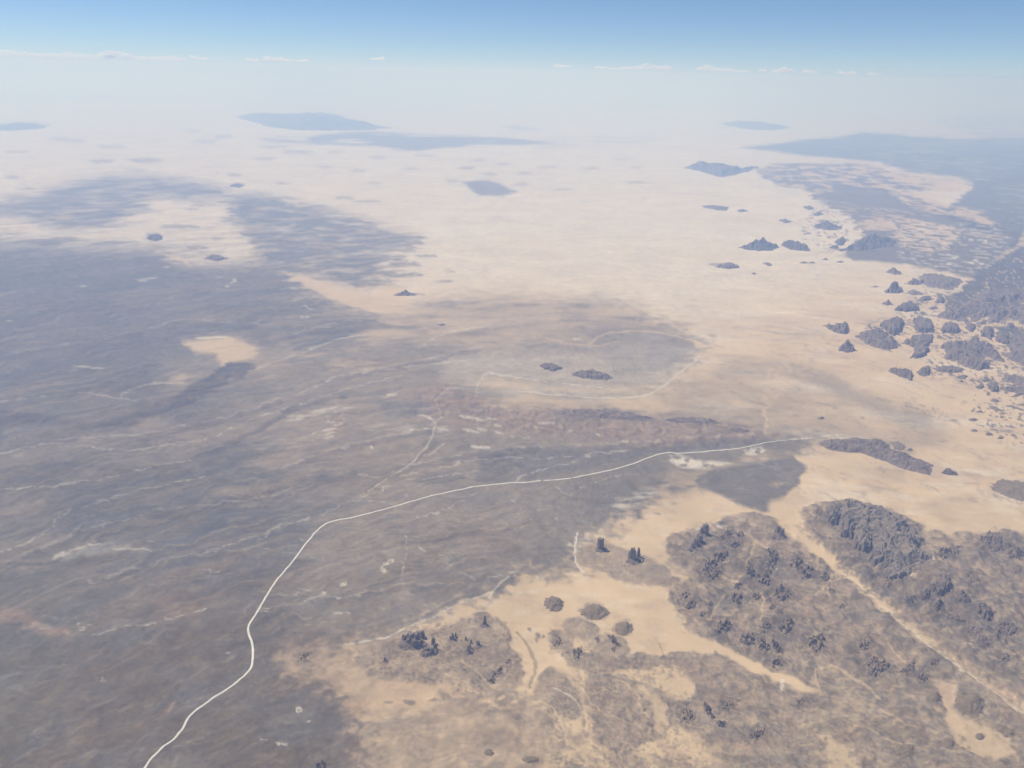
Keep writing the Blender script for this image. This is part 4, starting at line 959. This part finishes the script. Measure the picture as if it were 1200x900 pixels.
# --- dark rock islands in the sand sea, right of the middle
ISL = [
 ([(1048,363),(1054,358),(1060,353),(1068,353),(1073,357),(1077,363),(1064,365)], 8, 'dome', "smooth dark dome-shaped rock hill alone on the sand"),
 ([(1036,341),(1042,334),(1048,328),(1051,329),(1054,336),(1059,341),(1050,344),(1040,343)], 12, 'peak', "sharp-peaked dark hill straight above the smooth dome"),
 ([(1038,317),(1046,312),(1052,316),(1057,321),(1047,322)], 6, 'peak', "small pointed hill farther off behind the sharp-peaked hill"),
 ([(1033,355),(1041,349),(1047,357),(1040,358)], 5, 'peak', "tiny pointed hill left of the smooth dome"),
 ([(1060,332),(1068,326),(1075,327),(1084,329),(1080,333),(1070,334)], 5, 'rough', "low dark hill right of the sharp peak, at the mass's left end"),
 ([(1076,323),(1083,318),(1098,319),(1110,322),(1122,324),(1130,328),(1122,336),(1112,340),(1100,337),(1085,335),(1080,330)], 5, 'rough', "broad flat dark outcrop under the far grey plateau"),
 ([(1060,343),(1068,338),(1078,341),(1083,345),(1070,346)], 3, 'apron', "faint sandy rock rise below the sharp-peaked hill"),
 ([(1075,352),(1080,346),(1090,347),(1094,350),(1085,353)], 4, 'rough', "little dark outcrop left of the squarish knob"),
 ([(1097,352),(1099,346),(1106,348),(1106,355),(1098,355)], 5, 'dome', "squarish little knob among the small outcrops"),
 ([(1110,347),(1118,345),(1126,349),(1130,355),(1120,353)], 3, 'rough', "slanting thin outcrop at the great mass's upper corner"),
 ([(1088,361),(1094,358),(1100,361),(1092,363)], 2, 'rough', "two-humped tiny rock right of the smooth dome"),
 ([(964,377),(970,378),(975,381),(985,378),(990,376),(995,378),(995,389),(990,392),(980,389),(972,384)], 7, 'rough', "leftmost dark island, low at one end with a blocky head"),
 ([(981,409),(988,400),(993,392),(998,402),(1003,410),(993,413)], 12, 'peak', "conical dark hill just under the leftmost island's head"),
 ([(1003,392),(1010,386),(1020,383),(1030,380),(1038,386),(1045,392),(1053,400),(1055,406),(1045,408),(1042,412),(1030,408),(1015,401)], 8, 'rough', "wide wedge-shaped island right of the conical hill"),
 ([(1032,379),(1040,373),(1052,370),(1058,373),(1058,381),(1054,389),(1048,393),(1042,391),(1038,383)], 8, 'dome', "thick rounded island behind the wedge-shaped island"),
 ([(1070,373),(1076,369),(1084,373),(1090,374),(1094,382),(1093,390),(1080,390),(1073,387)], 7, 'cliff', "craggy upper half of the split island facing the sand lane"),
 ([(1066,394),(1080,390),(1093,391),(1092,399),(1087,403),(1089,410),(1084,418),(1075,420),(1067,419),(1073,412),(1070,405),(1057,400),(1062,396),(1072,399)], 6, 'cliff', "ragged lower half of the split island facing the sand lane"),
 ([(1103,385),(1106,379),(1112,377),(1120,379),(1124,384),(1123,390),(1112,391),(1104,390)], 7, 'dome', "single loaf-shaped hill in the middle of the sand lane"),
 ([(1130,382),(1136,378),(1143,378),(1144,383),(1140,389),(1136,389)], 4, 'rough', "small ragged hill right of the loaf-shaped hill"),
 ([(1149,387),(1153,382),(1160,382),(1164,387),(1162,394),(1161,399),(1157,394),(1151,393)], 6, 'dome', "compact rounded hill with a small tail toward the viewer"),
 ([(1167,394),(1172,388),(1178,391),(1183,397),(1182,404),(1174,402),(1168,399)], 6, 'dome', "rounded hill with a thin sand cleft at its side"),
 ([(1102,400),(1112,398),(1120,398),(1132,399),(1137,394),(1142,389),(1149,392),(1151,399),(1158,401),(1165,404),(1171,412),(1178,423),(1172,423),(1160,417),(1149,414),(1156,421),(1162,428),(1161,432),(1152,434),(1142,433),(1130,429),(1120,421),(1104,417),(1110,410),(1103,405)], 10, 'rough', "largest star-shaped dark island, with fingers of sand"),
 ([(1095,430),(1105,427),(1118,428),(1132,432),(1125,437),(1105,437),(1097,434)], 4, 'rough', "long low hill below the star-shaped island"),
 ([(1038,431),(1047,430),(1053,432),(1064,430),(1071,439),(1068,446),(1060,443),(1052,439)], 6, 'rough', "comma-shaped hill nearest the grey fan's upper edge"),
 ([(1073,434),(1080,430),(1088,427),(1091,430),(1090,439),(1083,441),(1076,438)], 5, 'rough', "small hill between the comma-shaped and the long low hill"),
 ([(1120,442),(1128,438),(1135,440),(1130,444)], 2, 'rough', "tiny flat rock under the long low hill"),
 ([(1123,447),(1127,445),(1130,447),(1126,448)], 1.5, 'rough', "speck of rock under the tiny flat rock"),
 ([(1157,447),(1163,447),(1169,450),(1170,458),(1163,459),(1158,453)], 5, 'dome', "round grey boulder-like hill on the right sand"),
 ([(1143,452),(1150,447),(1154,453),(1150,456),(1145,455)], 3, 'rough', "small ragged rock left of the boulder-like hill"),
 ([(1150,446),(1156,443),(1160,446),(1154,448)], 2, 'rough', "thin rock bar above the ragged rock"),
 ([(1175,437),(1182,436),(1192,438),(1205,440),(1235,445),(1235,466),(1200,464),(1185,465),(1190,460),(1172,456),(1172,451),(1185,452),(1192,450),(1177,444)], 6, 'rough', "large feathered island cut by the frame, below the star-shaped one"),
 ([(1159,468),(1165,466),(1174,470),(1165,472)], 2, 'apron', "flat lens of rock below the boulder-like hill"),
 ([(1158,474),(1164,475),(1170,478),(1177,482),(1168,482),(1160,478)], 2, 'apron', "longer slanting lens of rock below the first lens"),
 ([(1176,474),(1186,474),(1200,480),(1190,479)], 1.5, 'apron', "thin dark streak of rock beside the slanting lens"),
 ([(1190,473),(1200,472),(1212,475),(1200,476)], 1.5, 'apron', "faint rock streak at the frame's side"),
 ([(1143,482),(1149,480),(1152,483),(1146,484)], 1.5, 'apron', "small dark lens alone on the sand"),
 ([(1133,491),(1140,489),(1148,492),(1140,494)], 2, 'apron', "dark spindle-shaped rock below the small lens"),
 ([(1136,504),(1141,502),(1147,505),(1141,507)], 1.5, 'apron', "dull brown flat rock under the spindle-shaped rock"),
 ([(1154,508),(1159,506),(1164,509),(1158,511)], 2, 'rough', "stubby rock right of the dull brown rock"),
 ([(1168,513),(1172,511),(1177,513),(1172,515)], 1.5, 'rough', "little stub rock in the open sand, lowest of its row"),
 ([(1183,509),(1188,508),(1194,512),(1188,512)], 1.2, 'apron', "small rock sliver near the frame's side"),
 ([(1100,368),(1108,362),(1112,355),(1125,358),(1133,352),(1140,346),(1150,338),(1166,334),(1185,338),(1240,338),(1240,345),(1200,348),(1185,352),(1172,353),(1168,357),(1182,360),(1196,364),(1195,374),(1180,370),(1170,378),(1160,378),(1160,370),(1150,372),(1142,376),(1135,370),(1125,376),(1112,374),(1103,372)], 8, 'rough', "great purple rock mass with sand inlets, beside the frame"),
 ([(1195,352),(1215,352),(1240,350),(1240,385),(1215,382),(1196,378),(1188,370),(1190,360)], 7, 'rough', "outer block of the purple mass, cut by the frame"),
 ([(1180,392),(1190,385),(1200,388),(1240,390),(1240,432),(1200,428),(1185,423),(1174,414),(1185,411),(1185,404),(1178,398)], 8, 'rough', "dark greenish island at the frame, right of the star-shaped one"),
 ([(1143,378),(1150,376),(1156,378),(1150,381)], 2, 'rough', "tiny rock between the ragged hill and the compact hill"),
 ([(1126,374),(1131,372),(1136,376),(1131,378)], 2, 'rough', "tiny rock just above the ragged hill"),
 ([(1179,380),(1186,377),(1190,383),(1182,385)], 3, 'rough', "small rock above the greenish island"),
 # farther off
 ([(866,288),(878,283),(888,278),(897,277),(902,282),(913,288),(905,293),(890,294),(875,292)], 11, 'peak', "wide peaked hill with a knobby summit alone on bright sand"),
 ([(914,283),(922,280),(930,283),(938,283),(947,288),(950,294),(938,294),(925,291)], 8, 'rough', "two-humped hill right of the knobby-topped hill"),
 ([(912,258),(920,255),(929,259),(921,262)], 2, 'apron', "faint lens-shaped rise behind the two-humped hill"),
 ([(952,264),(962,258),(975,261),(987,266),(980,270),(965,269)], 5, 'rough', "low blue hill between bright sand and the dark tableland"),
 ([(978,283),(985,276),(992,281),(988,288),(980,287)], 4, 'rough', "pinkish small hill left of the large blue hill"),
 ([(971,290),(978,286),(984,289),(978,292)], 2, 'rough', "little rock at the foot of the pinkish hill"),
 ([(984,294),(995,286),(1005,278),(1015,270),(1025,271),(1031,277),(1040,276),(1050,278),(1045,286),(1030,289),(1010,294)], 13, 'peak', "large blue triangular hill in front of the dark tableland"),
 ([(802,194),(815,188),(821,185),(828,190),(838,189),(850,193),(866,197),(880,192),(889,193),(876,199),(862,204),(845,208),(835,204),(820,199)], 8, 'rough', "long jagged blue range standing on far white sand"),
 ([(820,241),(835,239),(856,242),(850,247),(838,246)], 2, 'apron', "flat pale streak of rock below the jagged blue range"),
 ([(838,312),(850,307),(860,309),(866,313),(852,315)], 4, 'dome', "small low hill alone left of the bright sand centre"),
 ([(893,308),(899,306),(907,311),(900,312)], 1.5, 'apron', "thin bent rock line on the bright sand"),
 ([(880,320),(884,319),(887,321),(883,322)], 1.5, 'rough', "speck of rock under the thin bent rock line"),
 ([(936,308),(942,306),(948,308),(942,309)], 1.5, 'rough', "speck of rock left on the sand below the two-humped hill"),
 ([(946,308),(952,306),(957,308),(951,309)], 1.5, 'rough', "rock speck touching its like below the two-humped hill"),
 ([(963,304),(967,302),(971,304),(967,305)], 1.5, 'rough', "rock speck below the pinkish hill"),
 ([(980,307),(985,305),(990,307),(985,308)], 1.5, 'rough', "rock speck below the large blue hill's left foot"),
 ([(1020,336),(1026,334),(1032,336),(1026,337)], 1.2, 'apron', "thin dark sliver left of the sharp-peaked hill"),
 ([(862,246),(870,244),(878,247),(869,249)], 1.5, 'apron', "faint speck between the pale streak and the lens-shaped rise"),
 ([(940,242),(948,240),(956,244),(948,246)], 2, 'rough', "dim rock bar under the tableland's broken edge"),
 ([(952,250),(960,247),(966,251),(958,253)], 2, 'rough', "small dim rock above the low blue hill"),
 # in the middle and on the left
 ([(460,346),(470,341),(477,339),(484,342),(491,345),(478,347)], 5, 'peak', "lone blue hill with a flat cone shape on the left sand"),
 ([(633,428),(641,424),(650,427),(658,432),(648,435),(638,432)], 4, 'dome', "small reddish-brown hill in the shallow basin"),
 ([(667,437),(680,433),(695,431),(705,435),(719,441),(712,446),(695,445),(678,442)], 5, 'rough', "larger mottled rock hill in the shallow basin"),
 ([(512,380),(518,378),(523,380),(517,382)], 1.5, 'rough', "tiny red rock with a pale edge left of the basin"),
 ([(238,303),(248,298),(258,298),(266,303),(254,306)], 3, 'rough', "low blue hill on the sand bay at left"),
 ([(170,278),(178,273),(188,274),(192,280),(182,283)], 3, 'rough', "lone blue round hill between the two dark patches"),
 ([(268,218),(276,214),(287,217),(280,220)], 2, 'rough', "tiny blue hill off the point of the far dark patch"),
 ([(958,491),(962,488),(967,491),(962,492)], 1.5, 'rough', "single dark speck of rock on the grey fan"),
]
for poly, h, st, lab in ISL:
    ym = np.mean([p[1] for p in poly])
    outcrop("rock_hill", lab, "rock hill", poly, h, st, "dark rock hills rising from the sand", M_dark if ym > 300 else M_far, .6)
# long ridge and its neighbours by the road's end
outcrop("long_ridge", "long low dark ridge on the sand where the pale road ends", "ridge", [(959,518),(966,514),(975,512),(990,513),(1000,510),(1016,512),(1035,514),(1043,520),(1043,526),(1060,530),(1072,535),(1080,541),(1090,547),(1094,552),(1088,557),(1072,552),(1058,549),(1040,541),(1020,534),(1010,530),(985,528),(968,524)], 7, 'rough', None, M_dark, .85, .6, rough=.8)
outcrop("rock_hill", "small dark hill off the lower tip of the long ridge", "rock hill", [(1102,553),(1108,548),(1118,551),(1124,557),(1112,557)], 5, 'rough', "dark rock hills rising from the sand", M_dark, .85)
outcrop("rock_hill", "low broken slab along the back of the long ridge", "rock hill", [(1042,517),(1052,516),(1062,522),(1062,528),(1048,527)], 1.5, 'apron', "dark rock hills rising from the sand", M_apron, .85)
outcrop("rock_hill", "tiny dark rock behind the long ridge's shoulder", "rock hill", [(1062,527),(1066,524),(1070,527),(1066,529)], 2, 'rough', "dark rock hills rising from the sand", M_dark, .85)
outcrop("rock_hill", "thin rib lying along the long ridge's lower flank", "rock hill", [(1069,536),(1080,538),(1094,545),(1094,548),(1080,543)], 2, 'rough', "dark rock hills rising from the sand", M_dark, .85)
outcrop("gravel_mound", "smooth dark oval mesa cut by the frame, edged by a dotted line", "gravel mound", [(1161,570),(1166,564),(1176,561),(1200,563),(1240,568),(1245,592),(1210,590),(1192,586),(1175,580),(1164,575)], 3, 'apron', "gravel mounds on the sand", M_apron, .9, .5)
# low dark scarps of the red-brown ground
for poly, h, lab in [([(654,484),(680,478),(710,479),(740,484),(765,490),(770,494),(740,493),(700,490),(670,489)], 3, "longer of the two blue-black scarps behind the road"),
                     ([(778,493),(790,488),(815,488),(832,491),(846,496),(830,498),(800,496)], 3, "shorter blue-black scarp behind the road, nearer its end"),
                     ([(850,505),(862,501),(880,506),(870,509)], 2, "faint brown scarp between the short scarp and the road's end")]:
    outcrop("scarp", lab, "scarp", poly, h, 'rough', "scarps on the red-brown ground", M_dark, .9, .6)
# --- mountains almost lost in the haze
for poly, h, st, lab in [([(278,134),(292,129),(308,128),(330,131),(345,132),(360,129),(375,126),(392,129),(402,134),(420,139),(440,145),(456,149),(420,152),(385,153),(345,152),(325,148),(300,141)], 10, 'peak', "pale blue mountain range with two summits near the horizon"),
                         ([(-40,150),(0,145),(25,143),(45,144),(58,145),(45,150),(10,153)], 5, 'rough', "pale blue range at the far left near the horizon"),
                         ([(846,144),(865,141),(892,143),(926,149),(905,152),(880,151)], 4, 'dome', "thin pale blue range alone right of the centre near the horizon")]:
    outcrop("far_mountain", lab, "mountain", poly, h, st, "mountains fading into the haze", M_far, .9)
# ------------------------------------------------------------------ the line of clouds above the dusty air
def cloud_material():
    m = bpy.data.materials.new("cloud_vapour"); m.use_nodes = True
    n = m.node_tree.nodes; n.clear()
    o = n.new("ShaderNodeOutputMaterial"); p = n.new("ShaderNodeVolumePrincipled")
    p.inputs["Color"].default_value = (1, 1, 1, 1)
    p.inputs["Absorption Color"].default_value = (1, 1, 1, 1)
    p.inputs["Density"].default_value = 3.0e-3
    p.inputs["Anisotropy"].default_value = 0.3
    p.inputs["Density Attribute"].default_value = ""
    m.node_tree.links.new(p.outputs[0], o.inputs["Volume"])
    return m
M_cloud = cloud_material()
CD = 330e3
def cloud(x0, x1, yb, hpx, label, seed):
    def at(px, py):
        d = cF + (px - 600) / FPX * cR + (450 - py) / FPX * cU
        t = CD / math.hypot(d[0], d[1])
        return d * t + np.array([0, 0, H])
    slope = ROLL * (x1 - x0)
    A = at(x0, yb); B = at(x1, yb + slope)
    c = (A + B) / 2; c[2] = max(c[2], H + 1750)
    ex = (B - A)[:2]; Ln = np.linalg.norm(ex); ex /= Ln; ey = np.array([-ex[1], ex[0]])
    mpp = CD / FPX; hm = 1.35 * hpx * mpp; D = max(hm * 4, min(Ln * .5, 9000))
    nx = int(np.clip(Ln / (mpp * .9), 14, 280)); ny = 22
    X, Y = np.meshgrid(np.linspace(-Ln / 2, Ln / 2, nx), np.linspace(-D / 2, D / 2, ny))
    e = np.minimum(1 - (np.abs(X) / (Ln / 2)) ** 6, 1 - (np.abs(Y) / (D / 2)) ** 2)
    e = np.clip(e, 0, 1) ** .5
    puf = np.abs(fbm(X / (hm * 2.4), Y / (hm * 2.4), 4, seed)) * 1.9
    env = np.clip(.55 + 1.3 * fbm(X / (hm * 9), Y * 0 + 3, 3, seed + 5), .12 if Ln < 25000 else .5, 1.1)
    top = e * hm * env * (.35 + .75 * puf)
    bot = -e * hm * .16 * (.6 + fbm(X / (hm * 4), Y / (hm * 4), 3, seed + 9))
    n = nx * ny
    P2 = X[..., None] * ex + Y[..., None] * ey
    V = np.vstack([np.dstack([P2, top]).reshape(-1, 3), np.dstack([P2, bot]).reshape(-1, 3)])
    i = np.arange(n).reshape(ny, nx)
    q = np.stack([i[:-1, :-1], i[:-1, 1:], i[1:, 1:], i[1:, :-1]], -1).reshape(-1, 4)
    ring = np.concatenate([i[0, :-1], i[:-1, -1], i[-1, :0:-1], i[:0:-1, 0]])
    nx_ = np.roll(ring, -1)
    side = np.stack([ring, ring + n, nx_ + n, nx_], -1)
    F = np.vstack([q, (q + n)[:, ::-1], side])
    o = mesh_obj("cloud", V, F, M_cloud, True, None, tuple(c))
    tag(o, label, "cloud", "clouds in a line above the horizon")
for a in [(-70, 120, 67, 8, "longest white cloud bank, reaching the left frame edge", 3), (112, 219, 70, 6.5, "thinner end of the long cloud bank, with ragged top", 9), (222, 246, 68.5, 4, "small white cloud just beyond the long bank's end", 14),
          (286, 304, 70, 4, "small bright puff halfway between long bank and centre", 21), (308, 362, 70.5, 5, "low cloud strip right of the small bright puff", 27), (434, 452, 69, 3, "faintest tiny cloud, alone left of the centre", 33),
          (648, 672, 77.5, 3, "thin faint cloud at the start of the right-hand line", 39), (696, 712, 79.5, 3, "tiny cloud touching the bright flat cloud's left end", 44), (712, 788, 80, 6, "bright flat cloud, longest right of the centre", 51), (815, 880, 82, 5, "pale cloud strip next right of the bright flat cloud", 57),
          (888, 899, 83, 3, "tiny puff between the pale strip and the domed puff", 63), (904, 930, 84, 6, "small bright domed puff right of the pale strip", 69), (940, 958, 84.5, 4, "dim little cloud right of the domed puff", 75), (980, 1004, 86, 3.5, "dim flat cloud near the right end of the line", 81), (1016, 1032, 87, 3, "last faint cloud at the right end of the line", 88)]:
    cloud(*a)
# ------------------------------------------------------------------ the dusty air
def haze_box():
    B = 720e3; z0, z1 = -400.0, H + 1100.0
    v = [(-B,-B,z0),(B,-B,z0),(B,B,z0),(-B,B,z0),(-B,-B,z1),(B,-B,z1),(B,B,z1),(-B,B,z1)]
    f = [(0,3,2,1),(4,5,6,7),(0,1,5,4),(1,2,6,5),(2,3,7,6),(3,0,4,7)]
    m = bpy.data.materials.new("dusty_air"); m.use_nodes = True
    n = m.node_tree.nodes; n.clear()
    o = n.new("ShaderNodeOutputMaterial"); p = n.new("ShaderNodeVolumePrincipled")
    p.inputs["Color"].default_value = (.38, .56, 1.0, 1)
    p.inputs["Absorption Color"].default_value = (.78, .90, 1, 1)
    p.inputs["Density"].default_value = 1.52e-5
    p.inputs["Anisotropy"].default_value = 0.15
    p.inputs["Density Attribute"].default_value = ""
    m.node_tree.links.new(p.outputs[0], o.inputs["Volume"])
    h = mesh_obj("haze", v, f, m)
    h["kind"] = "stuff"
haze_box()
